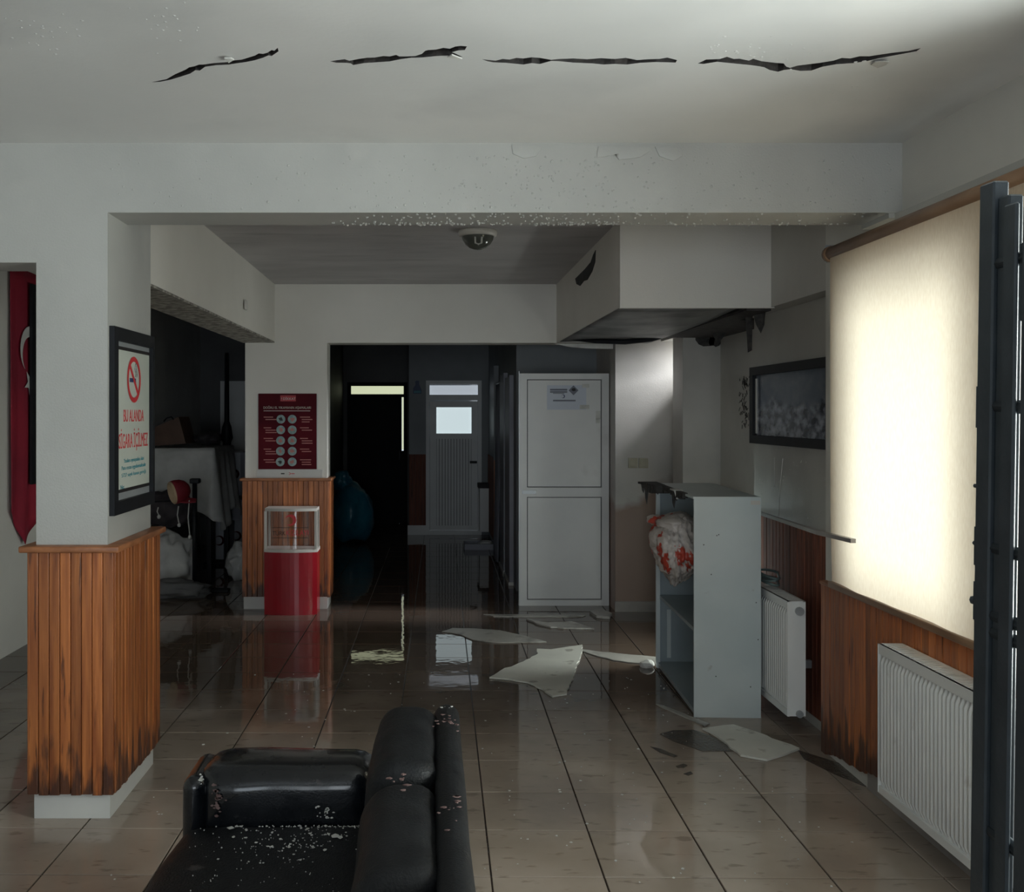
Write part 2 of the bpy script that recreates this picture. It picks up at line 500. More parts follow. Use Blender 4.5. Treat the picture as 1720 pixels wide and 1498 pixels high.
mr.inputs['To Min'].default_value, mr.inputs['To Max'].default_value = 0.035, 0.14
nt.links.new(n.outputs['Fac'], mr.inputs['Value'])
nt.links.new(mr.outputs[0], b.inputs['Roughness'])
n2 = nt.nodes.new('ShaderNodeTexNoise')
n2.inputs['Scale'].default_value = 9.0
nt.links.new(g.outputs['Position'], n2.inputs['Vector'])
bp = nt.nodes.new('ShaderNodeBump')
bp.inputs['Strength'].default_value = 0.05
bp.inputs['Distance'].default_value = 0.01
nt.links.new(n2.outputs['Fac'], bp.inputs['Height'])
nt.links.new(bp.outputs[0], b.inputs['Normal'])
# back of the hall: wet tiles plus dim far light painted darker, ragged edge
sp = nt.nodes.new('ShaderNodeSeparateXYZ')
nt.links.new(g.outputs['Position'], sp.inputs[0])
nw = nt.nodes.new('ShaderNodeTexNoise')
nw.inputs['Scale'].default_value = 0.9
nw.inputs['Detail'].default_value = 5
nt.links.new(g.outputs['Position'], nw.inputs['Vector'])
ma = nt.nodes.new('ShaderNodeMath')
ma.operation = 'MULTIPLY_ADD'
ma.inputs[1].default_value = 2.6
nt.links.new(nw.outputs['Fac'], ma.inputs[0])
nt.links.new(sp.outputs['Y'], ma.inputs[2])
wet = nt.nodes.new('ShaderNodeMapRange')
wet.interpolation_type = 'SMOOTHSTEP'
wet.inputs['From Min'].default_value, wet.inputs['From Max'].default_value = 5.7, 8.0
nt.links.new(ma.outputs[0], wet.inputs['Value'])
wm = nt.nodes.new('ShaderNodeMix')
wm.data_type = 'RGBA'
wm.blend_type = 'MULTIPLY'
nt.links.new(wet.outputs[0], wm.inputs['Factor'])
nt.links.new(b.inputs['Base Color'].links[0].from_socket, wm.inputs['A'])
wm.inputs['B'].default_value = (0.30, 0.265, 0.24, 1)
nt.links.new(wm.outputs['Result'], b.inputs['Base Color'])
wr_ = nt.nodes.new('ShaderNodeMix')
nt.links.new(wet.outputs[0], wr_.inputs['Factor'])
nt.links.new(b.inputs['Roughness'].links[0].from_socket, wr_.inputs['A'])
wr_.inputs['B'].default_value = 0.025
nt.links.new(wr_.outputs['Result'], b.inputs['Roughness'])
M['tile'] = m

# dusky panoramic photograph in the frame
m = mat('dusky_landscape_print', (0.014, 0.018, 0.030), (0.34, 0.36, 0.42), 10.0, 0.16, stretch=(1, 1, 1.7), contrast=(0.40, 0.66), detail=10)
stain(m, (0.11, 0.13, 0.165), 2.0, 0.44, 0.10, stretch=(1, 0.8, 1), amount=0.9, zband=(1.86, 1.58), seed=0.7)
M['photo'] = m

# ------------------------------------------------------------------ large structure
ZC, ZL, ZB = 2.741, 2.24, 2.458       # ceiling, lintels, front beam underside
XR, XL = 1.92, -2.87

fl = struct(MB().box(-3.05, 2.6, -3.6, 15.4, -0.10, -0.008).build('floor', M['grout']), 'wet brown tiled floor of the flooded hall')
TH = 0.011
tm = MB().cbox(-0.197, 0.197, -0.197, 0.197, 0, 0.008, 0.0015, 1)
tile_proto = None
rest = MB()
tiles = []
ca, sa = math.cos(TH), math.sin(TH)
for i in range(-16, 16):
    for j in range(-20, 34):
        u, v = 0.4 * (i + 0.5), 0.4 * (j + 0.5)
        x = 0.222 + u * ca + v * sa
        y = 3.965 - u * sa + v * ca
        if not (-3.1 < x < 2.45 and -3.6 < y < 15.3):
            continue
        px, py = VX + x / y * FPX if y > 0.5 else -999, VY + CH * FPX / y if y > 0.5 else 9999
        tiles.append((x, y, -200 < px < 1900 and py < 1600))
vis = sorted([t for t in tiles if t[2]], key=lambda t: t[1])[:298]
vs_set = set(vis)
for x, y, _ in tiles:
    if (x, y, True) in vs_set:
        if tile_proto is None:
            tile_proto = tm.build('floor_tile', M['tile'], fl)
            o = tile_proto
        else:
            o = tile_proto.copy()
            COL.objects.link(o)
        o.location = Vector((x, y, -0.008)) - wloc(fl)
        o.rotation_euler = (0, 0, -TH)
    else:
        c = [(dx * ca + dy * sa + x, -dx * sa + dy * ca + y, z) for z in (-0.008, 0) for dx, dy in ((-.197, -.197), (.197, -.197), (.197, .197), (-.197, .197))]
        rest.add(c, [(4, 5, 6, 7), (0, 1, 5, 4), (1, 2, 6, 5), (2, 3, 7, 6), (3, 0, 4, 7)])
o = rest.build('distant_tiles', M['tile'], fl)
o['kind'] = 'stuff'

# ---- front ceiling with the four torn cracks as real openings
def crack(pts, ox, oy, sc):
    return [PZ(ox + x / sc, oy + y / sc, ZC) for x, y in pts]


CR = [
    crack([(40, 272), (110, 258), (150, 235), (180, 222), (200, 213), (215, 203), (240, 198), (262, 190), (280, 190), (330, 183), (400, 178), (425, 170), (460, 167), (500, 155), (522, 148), (540, 138), (560, 140), (580, 135), (600, 122), (612, 126), (628, 112),
           (632, 128), (600, 150), (585, 147), (560, 158), (520, 170), (480, 178), (430, 185), (400, 190), (340, 193), (290, 200), (265, 218), (245, 216), (220, 232), (180, 245), (130, 260), (80, 270)], 240, 40, 2.774),
    crack([(872, 175), (900, 170), (940, 165), (962, 172), (1010, 163), (1045, 158), (1080, 157), (1120, 150), (1150, 152), (1180, 145), (1195, 152), (1220, 152), (1270, 150), (1300, 140), (1315, 126), (1330, 122), (1365, 120), (1400, 112), (1430, 116), (1455, 106), (1480, 103), (1510, 105),
           (1500, 122), (1470, 124), (1440, 132), (1470, 145), (1490, 155), (1450, 152), (1420, 148), (1370, 150), (1300, 157), (1270, 158), (1250, 158), (1200, 165), (1150, 175), (1080, 180), (1030, 183), (980, 192), (968, 184), (950, 182), (900, 181)], 240, 40, 2.774),
    crack([(20, 85), (70, 90), (95, 84), (120, 86), (145, 80), (170, 82), (200, 78), (230, 80), (270, 87), (300, 84), (350, 82), (400, 85), (450, 81), (500, 84), (540, 80), (580, 88), (620, 85), (660, 84), (690, 79), (725, 88),
           (720, 97), (650, 95), (590, 98), (545, 104), (500, 102), (460, 104), (420, 100), (350, 97), (300, 92), (270, 91), (230, 102), (200, 99), (170, 104), (110, 98), (60, 96), (40, 92)], 800, 60, 2.15),
    crack([(800, 100), (830, 86), (880, 84), (905, 76), (930, 84), (950, 83), (985, 90), (1000, 83), (1030, 92), (1080, 98), (1110, 100), (1120, 112), (1133, 116), (1160, 108), (1200, 103), (1240, 98), (1290, 90), (1320, 80), (1350, 82), (1385, 74), (1420, 74), (1500, 62), (1560, 55), (1605, 45),
           (1590, 56), (1520, 69), (1450, 82), (1410, 92), (1360, 99), (1300, 103), (1250, 112), (1210, 126), (1170, 127), (1135, 121), (1110, 124), (1090, 130), (1060, 124), (1040, 114), (1020, 110), (990, 106), (930, 100), (870, 94), (820, 102)], 800, 60, 2.15),
]
bm = bmesh.new()
edges = []


def loop(pts):
    vs = [bm.verts.new(p) for p in pts]
    return [bm.edges.new((vs[i], vs[(i + 1) % len(vs)])) for i in range(len(vs))]


x0, x1, y0, y1 = -3.05, 2.6, -3.6, 4.10
rect = [(x0, y0), ((x0 + x1) / 2, y0), (x1, y0), (x1, 2), (x1, y1), ((x0 + x1) / 2, y1), (x0, y1), (x0, 2)]
edges += loop([(x, y, ZC) for x, y in rect])
for c in CR:
    edges += loop(c)
bmesh.ops.triangle_fill(bm, use_beauty=True, use_dissolve=False, edges=edges, normal=(0, 0, -1))
ceil = struct(MB().bm(bm).build('ceiling', M['ceil_front'], fix=False), 'cracked grey ceiling of the front room')
for c in CR:                                    # torn lips of the plaster, 4 cm deep, coloured dark as crack shade
    n_ = len(c)
    MB().add(list(c) + [p + Vector((0, 0, 0.04)) for p in c], [(i, (i + 1) % n_, (i + 1) % n_ + n_, i + n_) for i in range(n_)]).build('crack_edge', M['lath_shade'], ceil)
sl = MB().box(x0, x1, y0, y1, ZC + 0.04, ZC + 0.12).build('slab', M['lath_shade'], ceil)
# plaster flaps hanging out of the cracks
for k, (pts, ang) in enumerate([([(1440, 88), (1470, 82), (1490, 86), (1480, 98), (1450, 104), (1425, 98)], 0.25), ([(380, 150), (410, 150), (425, 160), (400, 168)], 0.3), ([(1420, 150), (1488, 154), (1440, 133)], 0.2)]):
    sc = 2.15 if k == 0 else 2.774
    oxy = (800, 60) if k == 0 else (240, 40)
    pl = [PZ(oxy[0] + x / sc, oxy[1] + y / sc, ZC - 0.002) for x, y in pts]
    c0 = sum(pl, Vector()) / len(pl)
    pl = [Vector((p.x, p.y, p.z - abs(p.y - c0.y) * ang)) for p in pl]
    MB().prism(pl, (0, 0, -0.004)).build('plaster_flap', M['flake'] if k else M['sooty'], ceil)
bl = MB()


def bump_dome(mb, p, nrm, r, h, n=6):
    nrm = Vector(nrm)
    t = nrm.cross(Vector((0.31, 0.52, 0.79))).normalized()
    w = nrm.cross(t)
    p = Vector(p)
    vs = [p + (t * math.cos(2 * PI * k / n) + w * math.sin(2 * PI * k / n)) * r - nrm * 0.001 for k in range(n)]
    vs += [p + (t * math.cos(2 * PI * k / n) + w * math.sin(2 * PI * k / n)) * r * 0.6 + nrm * h * 0.8 for k in range(n)]
    vs.append(p + nrm * h)
    fs = [(k, (k + 1) % n, (k + 1) % n + n, k + n) for k in range(n)] + [(k + n, (k + 1) % n + n, 2 * n) for k in range(n)]
    mb.add(vs, fs, True)


for k in range(90):
    px, py = random.choice([(random.gauss(290, 40), random.gauss(35, 20)), (random.gauss(1380, 60), random.gauss(150, 25)), (random.gauss(1270, 60), random.gauss(85, 10)), (random.gauss(60, 50), random.gauss(55, 18))])
    bump_dome(bl, PZ(px, py, ZC), (0, 0, -1), random.uniform(0.003, 0.008), 0.0012)
o = bl.build('ceiling_blisters', M['ceil_front'], ceil)
o['kind'] = 'stuff'

struct(MB().box(-3.05, 2.6, 4.10, 15.4, ZC - 0.006, ZC + 0.12).build('ceiling_back', M['ceil_back']), 'smoke darkened ceiling of the back room and corridor')

# ---- front beam, left lintels
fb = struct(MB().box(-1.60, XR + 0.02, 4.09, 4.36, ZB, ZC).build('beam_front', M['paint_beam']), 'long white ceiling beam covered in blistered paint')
bl = MB()
for k in range(420):
    px = random.uniform(180, 1500) if k % 3 else random.gauss(900, 130)
    py = random.uniform(262, 352)
    if px < 560 and random.random() < 0.55:
        continue
    bump_dome(bl, P(px, py, 4.09), (0, -1, 0), random.uniform(0.002, 0.0075), random.uniform(0.001, 0.0032))
for k in range(330):                             # droplets along the underside
    x = random.uniform(-0.45, 1.8) if k % 2 else random.uniform(-0.3, 0.9)
    bump_dome(bl, (x, random.choice([random.uniform(4.10, 4.36), random.uniform(4.30, 4.358)]), ZB), (0, 0, -1), random.uniform(0.003, 0.009), random.uniform(0.003, 0.007))
o = bl.build('paint_blisters', M['paint_beam'], fb)
o['kind'] = 'stuff'
for pts in ([(860, 243), (862, 258), (880, 266), (900, 262), (908, 250), (912, 244)], [(1005, 246), (1003, 264), (1020, 262), (1030, 256), (1040, 268), (1075, 264), (1090, 254), (1092, 246)], [(1100, 246), (1108, 262), (1130, 270), (1146, 262), (1148, 246)]):
    pl = [P(x, y, 4.085) for x, y in pts]
    cen = sum(pl, Vector()) / len(pl) + Vector((0, -0.008, 0))
    q = MB().add(pl + [cen], [(i, (i + 1) % len(pl), len(pl)) for i in range(len(pl))], True)
    q.add([p + Vector((0, 0.006, 0)) for p in pl] + pl, [(i, (i + 1) % len(pl), (i + 1) % len(pl) + len(pl), i + len(pl)) for i in range(len(pl))])
    q.build('peeling_paint', M['paint_beam'], fb)
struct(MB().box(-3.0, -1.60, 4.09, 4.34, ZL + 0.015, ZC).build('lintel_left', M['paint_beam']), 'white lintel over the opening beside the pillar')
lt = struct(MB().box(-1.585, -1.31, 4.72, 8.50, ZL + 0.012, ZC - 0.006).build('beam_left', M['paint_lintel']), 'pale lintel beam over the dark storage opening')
MB().box(-1.58, -1.312, 4.72, 8.50, ZL, ZL + 0.011).build('rough_soffit', M['soffit_raw'], lt)
MB().box(-0.10, -0.07, 0, 0.02, 0, 0.02)
struct(MB().box(-1.56, 1.60, 8.50, 8.76, ZL, ZC - 0.006).build('beam_back', M['paint_lintel']), 'pale beam above the corridor opening')
o = MB()
for p in [P(415, 520, 7.0)]:
    o.cbox(-1.302, -1.285, 7.05, 7.10, 2.37, 2.44, 0.006)
o.build('wall_fixing', M['pale_frame'], lt)

# ---- left pillar with boarded dado
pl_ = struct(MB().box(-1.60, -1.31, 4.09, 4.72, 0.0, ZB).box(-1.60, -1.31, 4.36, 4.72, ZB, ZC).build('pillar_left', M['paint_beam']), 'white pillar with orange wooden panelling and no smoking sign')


def board_run(parent, p0, p1, w, zb, zt, nrm, m, gap=0.0022, th=0.016, name='wood_board'):
    """vertical tongue and groove boards from p0 to p1 (x, y), each its own object; zb may be a function of the run 0..1"""
    p0, p1 = Vector((*p0, 0)), Vector((*p1, 0))
    d = (p1 - p0)
    L = d.length
    d.normalize()
    nrm = Vector((*nrm, 0))
    k = max(1, round(L / w))
    w = L / k
    out_ = []
    for i in range(k):
        a = p0 + d * (i * w + gap / 2)
        b_ = p0 + d * ((i + 1) * w - gap / 2)
        z = zb((i + 0.5) / k) if callable(zb) else zb
        c = 0.003
        off = nrm * (th + random.uniform(-0.0015, 0.0015))
        ring = [a, a + off - nrm * c, a + off + d * c, b_ + off - d * c, b_ + off - nrm * c, b_]
        q = MB()
        vs = [v + Vector((0, 0, z)) for v in ring] + [v + Vector((0, 0, zt)) for v in ring]
        q.add(vs, [(j, (j + 1) % 6, (j + 1) % 6 + 6, j + 6) for j in range(6)] + [tuple(range(6)), tuple(range(11, 5, -1))])
        out_.append(q.build(name, m, parent))
    return out_


MB().box(-1.612, -1.285, 4.07, 4.735, 0.115, 1.075).build('backing', M['wood_gap'], pl_)
MB().box(-1.604, -1.297, 4.08, 4.715, 0.0, 0.115).build('plinth', M['plinth'], pl_)
jz = lambda t: 0.104 + random.uniform(-0.004, 0.004)
board_run(pl_, (-1.622, 4.07), (-1.275, 4.07), 0.042, jz, 1.082, (0, -1), M['wood'])
board_run(pl_, (-1.285, 4.065), (-1.285, 4.74), 0.042, jz, 1.082, (1, 0), M['wood'])
board_run(pl_, (-1.612, 4.735), (-1.612, 4.065), 0.042, jz, 1.082, (-1, 0), M['wood'])
MB().cbox(-1.65, -1.248, 4.03, 4.765, 1.082, 1.108, 0.006, 2).build('cap_rail', M['wood_cap'], pl_)

# ---- back pillar with poster
pb = struct(MB().box(-1.56, -0.868, 8.50, 8.76, 0.0, ZL).build('pillar_back', M['paint_lintel']), 'pale pillar with wooden dado behind the red donation box')
MB().box(-1.572, -0.856, 8.48, 8.775, 0.1, 1.07).build('backing', M['wood_gap'], pb)
MB().box(-1.565, -0.863, 8.462, 8.77, 0.0, 0.1).build('plinth', M['plinth'], pb)
board_run(pb, (-1.58, 8.48), (-0.85, 8.48), 0.043, 0.095, 1.075, (0, -1), M['wood'])
board_run(pb, (-0.856, 8.47), (-0.856, 8.775), 0.043, 0.095, 1.075, (1, 0), M['wood'])
MB().cbox(-1.60, -0.825, 8.445, 8.80, 1.075, 1.098, 0.006, 1).build('cap_rail', M['wood_cap'], pb)

# ---- walls
struct(MB().box(XL - 0.16, XL, -3.6, 12.75, -0.02, ZC).build('wall_left', M['paint']), 'stained white wall behind the hanging flag')
wr = MB()
WY0, WY1, WZ0, WZ1 = 3.40, 4.40, 0.84, 2.17
wr.box(XR, XR + 0.30, -3.6, 1.30, -0.02, ZC).box(XR, XR + 0.30, 2.42, WY0, -0.02, ZC).box(XR, XR + 0.30, 1.30, 2.42, -0.02, 0.9).box(XR, XR + 0.30, 1.30, 2.42, 2.2, ZC).box(XR, XR + 0.30, WY1, 4.88, -0.02, ZC).box(XR, XR + 0.30, WY0, WY1, -0.02, WZ0).box(XR, XR + 0.30, WY0, WY1, WZ1, ZC)
wall_r = struct(wr.build('wall_right', M['paint']), 'white side wall with the blind covered window')
w2 = MB().box(2.03, 2.36, 4.88, 6.30, -0.02, ZL + 0.01).box(XR, 2.36, 4.88, 8.60, ZL, ZC)
w2.box(2.24, 2.5, 6.95, 8.07, -0.02, ZC).box(2.24, 2.5, 6.30, 6.95, -0.02, 0.25).box(2.24, 2.5, 6.30, 6.95, 1.0, ZC).box(2.24, 2.5, 8.07, 8.62, -0.02, 2.02).box(2.24, 2.5, 8.07, 8.62, 2.60, ZC)
wall_t = struct(w2.build('wall_right_recess', M['sooty']), 'smoke greyed recessed wall behind the framed picture')
struct(MB().box(1.95, 2.245, 7.754, 8.07, -0.02, ZC).build('column_back', M['recess']), 'pale grey column behind the metal cabinet')
ws = struct(MB().box(1.54, 2.5, 8.35, 8.62, -0.02, ZC).box(1.54, 1.72, 8.62, 9.45, -0.02, ZC).build('wall_switch', M['recess']), 'damp brown stained wall with two light switches')
MB().box(1.535, 1.95, 8.335, 8.35, 0.0, 0.085).build('skirting', M['skirting'], ws)
# front wall behind the camera: unseen entrance and an added window
fw = MB().box(-3.03, -2.65, -3.55, -3.35, 0, ZC).box(-1.35, -1.0, -3.55, -3.35, 0, ZC).box(1.0, 2.2, -3.55, -3.35, 0, ZC)
fw.box(-2.65, -1.35, -3.55, -3.35, 0, 0.9).box(-2.65, -1.35, -3.55, -3.35, 2.2, ZC).box(-1.0, 1.0, -3.55, -3.35, 2.3, ZC)
struct(fw.build('wall_front', M['paint']), 'front wall around the entrance')
# store room and corridor
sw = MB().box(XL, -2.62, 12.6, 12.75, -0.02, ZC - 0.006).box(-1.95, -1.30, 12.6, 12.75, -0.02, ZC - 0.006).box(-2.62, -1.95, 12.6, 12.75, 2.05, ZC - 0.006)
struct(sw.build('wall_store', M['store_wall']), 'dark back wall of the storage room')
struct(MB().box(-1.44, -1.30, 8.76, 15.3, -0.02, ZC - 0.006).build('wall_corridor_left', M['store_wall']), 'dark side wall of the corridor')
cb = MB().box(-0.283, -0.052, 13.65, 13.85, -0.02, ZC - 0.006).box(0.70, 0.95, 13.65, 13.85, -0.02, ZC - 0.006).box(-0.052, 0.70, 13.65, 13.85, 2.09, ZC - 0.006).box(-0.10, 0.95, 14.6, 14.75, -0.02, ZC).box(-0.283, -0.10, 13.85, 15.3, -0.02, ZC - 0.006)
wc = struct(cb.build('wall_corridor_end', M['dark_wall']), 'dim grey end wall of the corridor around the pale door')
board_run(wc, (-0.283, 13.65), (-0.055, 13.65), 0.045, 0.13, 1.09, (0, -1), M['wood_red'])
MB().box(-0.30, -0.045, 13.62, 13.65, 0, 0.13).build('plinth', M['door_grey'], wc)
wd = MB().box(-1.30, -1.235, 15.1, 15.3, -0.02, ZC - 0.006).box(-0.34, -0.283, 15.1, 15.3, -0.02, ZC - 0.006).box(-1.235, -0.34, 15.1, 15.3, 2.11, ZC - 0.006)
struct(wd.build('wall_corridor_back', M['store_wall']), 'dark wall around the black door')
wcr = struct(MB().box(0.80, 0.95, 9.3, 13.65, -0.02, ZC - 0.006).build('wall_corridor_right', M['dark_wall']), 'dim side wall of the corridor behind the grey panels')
board_run(wcr, (0.80, 13.64), (0.80, 11.75), 0.10, 0.08, 1.09, (-1, 0), M['wood_red'])
struct(MB().box(0.95, 1.56, 9.3, 9.45, -0.02, ZC - 0.006).build('wall_niche', M['dark_wall']), 'dark niche wall behind the loose white door leaf')
po = struct(MB().box(0.745, 0.80, 11.70, 11.78, 0, 2.2).build('trim_1', M['dark_wall']), 'dark post at the end of the corridor dado')
board_run(po, (0.742, 11.70), (0.80, 11.70), 0.03, 0.10, 1.10, (0, -1), M['wood'])

# ---- dropped ceiling box on the right with broken underside
bx = MB().box(1.07, XR + 0.02, 5.66, 5.69, ZL - 0.005, ZC - 0.006).box(1.07, 1.10, 5.69, 8.50, ZL, ZC - 0.006)
bk = struct(bx.build('beam_box', M['paint_lintel']), 'pale dropped ceiling box with broken sooty underside')
MB().box(1.10, 1.92, 5.69, 8.34, ZC - 0.04, ZC - 0.01).build('charred_top', M['void'], bk)
MB().box(1.80, 1.94, 5.72, 6.3, ZL - 0.014, ZL - 0.001).box(1.80, 2.24, 6.3, 7.75, ZL - 0.014, ZL - 0.001).build('void_shade_board', M['lath_shade'], bk)  # dark boards standing in for the unlit void under the box


def sag(u, v):
    x = 1.075 + 0.72 * u
    y = 5.70 + 2.6 * v
    z = ZL - 0.002 - 0.05 * math.sin(PI * min(1, v * 1.0)) * u - 0.02 * math.sin(5 * v + 2 * u) * u + 0.05 * u * u * (1 - v)
    return Vector((x, y, z))


solidify(MB().grid(sag, 10, 16).build('sagging_ceiling_sheet', M['sheet_dark'], bk), 0.008)
edge = [P(955, 570, 8.1), P(1000, 573, 8.0), P(1050, 574, 7.9), P(1095, 570, 7.8), P(1128, 562, 7.7)]
MB().tube(edge, [0.004, 0.018, 0.022, 0.018, 0.005], 8).build('rolled_sheet_edge', M['black'], bk)
MB().prism([P(930, 577, 8.42), P(1030, 577, 8.42), P(1030, 586, 8.42), P(985, 585, 8.42), P(960, 583, 8.42)], (0, 0.02, 0)).build('torn_board', M['flake'], bk)
for pts in ([(1000, 420), (996, 428), (992, 440), (982, 452), (972, 462), (966, 468), (968, 477), (974, 480), (980, 472), (986, 470), (994, 456), (999, 440)],):
    pl = [PX(x, y, 1.066) for x, y in pts]
    MB().prism(pl, (0.006, 0, 0)).build('torn_patch', M['void'], bk)

# hanging torn strips below the box
for label, pts, Y in (
    ('long thin charred strip hanging under the ceiling box', [(1252, 528), (1264, 524), (1263, 588), (1256, 592), (1254, 560)], 6.1),
    ('short pointed charred scrap hanging by the picture wall', [(1266, 530), (1286, 524), (1284, 545), (1278, 560), (1270, 545)], 5.9),
    ('torn black scrap hanging in front of the column top', [(1170, 548), (1222, 532), (1252, 524), (1254, 532), (1222, 545), (1218, 562), (1205, 578), (1196, 560), (1186, 552)], 7.3),
):
    pl = [P(x, y, Y) for x, y in pts]
    top = max(p.z for p in pl)
    pl.insert(2, Vector((pl[1].x, pl[1].y, max(top, ZL + 0.02))))
    tag(MB().prism(pl, (0.004, 0.012, 0)).build('charred_strip', M['burnt']), label, 'debris', 'charred scraps under the ceiling box')
sp = MB()
for cx, cy, w_, h_ in ((1185, 565, 22, 20), (1200, 572, 12, 12), (1172, 556, 10, 8)):
    pts = [(cx + math.cos(a) * w_ * random.uniform(0.6, 1.1), cy + math.sin(a) * h_ * random.uniform(0.6, 1.1)) for a in [2 * PI * k / 14 for k in range(14)]]
    sp.prism([P(x, y, 7.752) for x, y in pts], (0, -0.003, 0))
sp.build('soot_patch', M['burnt'], bpy.data.objects['column_back'])

# ---- right wall dado
zr = lambda t: 0.115 - 0.115 * max(0, (t - 0.68) / 0.32) + random.uniform(-0.008, 0.008)
board_run(wall_r, (XR, 2.4), (XR, 4.90), 0.055, zr, 0.82, (-1, 0), M['wood'])
MB().cbox(XR - 0.04, XR, 2.4, 4.86, 0.82, 0.838, 0.005, 1).build('cap_rail', M['wood_cap'], wall_r)
MB().box(XR - 0.006, XR, 2.4, 4.4, 0, 0.11).build('skirting', M['skirting'], wall_r)
board_run(wall_t, (2.03, 4.90), (2.03, 6.30), 0.055, 0.055, 1.03, (-1, 0), M['wood_red'])
MB().box(2.02, 2.03, 4.90, 6.30, 0, 0.05).build('skirting', M['plinth'], wall_t)
board_run(wall_t, (2.24, 6.96), (2.24, 7.75), 0.055, 0.055, 1.03, (-1, 0), M['wood_red'])
a, b_ = P(1278, 862, 6.15), P(1429, 911, 4.24)
b_ = Vector((1.765, 4.22, 1.098))
a = Vector((1.98, 6.2, 1.035))
dd = (b_ - a)
q = MB()
for s0, s1, dz in ((0, 1, 0),):
    n_ = Vector((0.05, 0, 0))
    m_ = Vector((1.772, 4.62, 1.086))
    for p_, q_ in ((a, m_), (m_, b_)):
        q.prism([p_, q_, q_ + Vector((0.022, 0, 0)), p_ + Vector((0.022, 0.0, 0))], (0, 0, 0.018))
tag(q.build('loose_dado_rail', M['skirting']), 'long grey dado rail come loose below the framed picture', 'rail')
# pale chips and runs on the picture wall
ch = MB()
for k in range(60):
    px, py = random.uniform(1325, 1390), random.uniform(770, 872)
    if random.random() < 0.3:
        px, py = random.uniform(1272, 1320), random.uniform(800, 830)
    X = 2.03
    p = PX(px, py, X)
    bump_dome(ch, p, (-1, 0, 0), random.uniform(0.002, 0.006), 0.003)
for pts in ([(1301, 768), (1301, 818)], [(1315, 770), (1312, 800), (1309, 835), (1308, 868)]):
    ch.tube([PX(x, y, 2.029) for x, y in pts], 0.003, 5)
o = ch.build('paint_chips', M['flake'], wall_t)
o['kind'] = 'stuff'
mk = MB()
for k in range(70):
    px, py = random.gauss(1251, 4), random.uniform(628, 715)
    mk.tube([PX(px, py, 2.239), PX(px + random.uniform(-3, 3), py + random.uniform(3, 8), 2.239)], random.uniform(0.002, 0.004), 4)
o = mk.build('soot_smears', M['burnt'], wall_t)
o['kind'] = 'stuff'
struct(MB().box(1.87, XR, 4.10, 4.36, ZB - 0.02, ZB).box(1.895, XR, 3.2, 4.10, 2.43, 2.455).build('trim_2', M['paint_beam']), 'small white trim where the beam meets the wall')

# ---- window behind the blind
def frame_rect_x(mb, x0, x1, y0, y1, z0, z1, t):
    return mb.box(x0, x1, y0, y1, z0, z0 + t).box(x0, x1, y0, y1, z1 - t, z1).box(x0, x1, y0, y0 + t, z0 + t, z1 - t).box(x0, x1, y1 - t, y1, z0 + t, z1 - t)


wn = MB().box(XR + 0.12, XR + 0.18, WY0, WY1, WZ0, WZ0 + 0.06).box(XR + 0.12, XR + 0.18, WY0, WY1, WZ1 - 0.06, WZ1).box(XR + 0.12, XR + 0.18, WY0, WY0 + 0.06, WZ0 + .06, WZ1 - .06).box(XR + 0.12, XR + 0.18, WY1 - 0.06, WY1, WZ0 + .06, WZ1 - .06)
wn_o = struct(wn.build('window_1', M['pvc']), 'daylit window hidden behind the roller blind')
MB().box(XR + 0.145, XR + 0.15, WY0 + 0.06, WY1 - 0.06, WZ0 + 0.06, WZ1 - 0.06).build('pane', M['glasspane'], wn_o)

wn = frame_rect_x(MB(), XR + 0.12, XR + 0.18, 1.30, 2.42, 0.9, 2.2, 0.06).box(XR + 0.12, XR + 0.18, 1.84, 1.88, 0.96, 2.14)  # side window added out of view to let in more daylight
wn_o = struct(wn.build('added_window_2', M['pvc']), 'added side window out of view nearer the entrance')
for y_ in (1.36, 1.88):
    MB().box(XR + 0.145, XR + 0.15, y_, y_ + 0.48, 0.96, 2.14).build('pane', M['glasspane'], wn_o)
wn = frame_rect_x(MB(), 2.35, 2.40, 6.30, 6.95, 0.25, 1.0, 0.05)  # hidden window added as an opening for the back room's extra light
wn_o = struct(wn.build('added_window_3', M['pvc']), 'added low window in the recess hidden behind the metal cabinet')
MB().box(2.37, 2.375, 6.35, 6.90, 0.30, 0.95).build('pane', M['glasspane'], wn_o)

# ---- doors
def frame_rect(mb, x0, x1, y0, y1, z0, z1, t):
    return mb.box(x0, x1, y0, y1, z0, z0 + t).box(x0, x1, y0, y1, z1 - t, z1).box(x0, x0 + t, y0, y1, z0 + t, z1 - t).box(x1 - t, x1, y0, y1, z0 + t, z1 - t)


def ppx(px, Y):
    return (px - VX) / FPX * Y


def ppz(py, Y):
    return CH - (py - VY) / FPX * Y


Y = 13.66
dx0, dx1 = -0.053, 0.702
d1 = frame_rect(MB(), dx0, dx1, Y - 0.02, Y + 0.12, 0.0, 2.092, 0.05)
d1.box(dx0 + .05, dx1 - .05, Y - 0.015, Y + 0.1, ppz(672, Y), ppz(663, Y))
d1 = struct(d1.build('door_1', M['door_grey']), 'pale grey door with frosted window at the end of the corridor')
lf = MB()
lx0, lx1, lz0, lz1 = dx0 + 0.055, dx1 - 0.055, 0.06, ppz(674, Y)
gx0, gx1 = ppx(733, Y), ppx(792, Y)
lf.box(lx0, gx0, Y, Y + 0.045, lz0, lz1).box(gx1, lx1, Y, Y + 0.045, lz0, lz1).box(gx0, gx1, Y, Y + 0.045, ppz(684, Y), lz1).box(gx0, gx1, Y, Y + 0.045, ppz(737, Y), ppz(728, Y)).box(gx0, gx1, Y, Y + 0.045, lz0, ppz(883, Y))
leaf = lf.build('door_leaf', M['door_grey'], d1)
sl_ = MB()
ns = 12
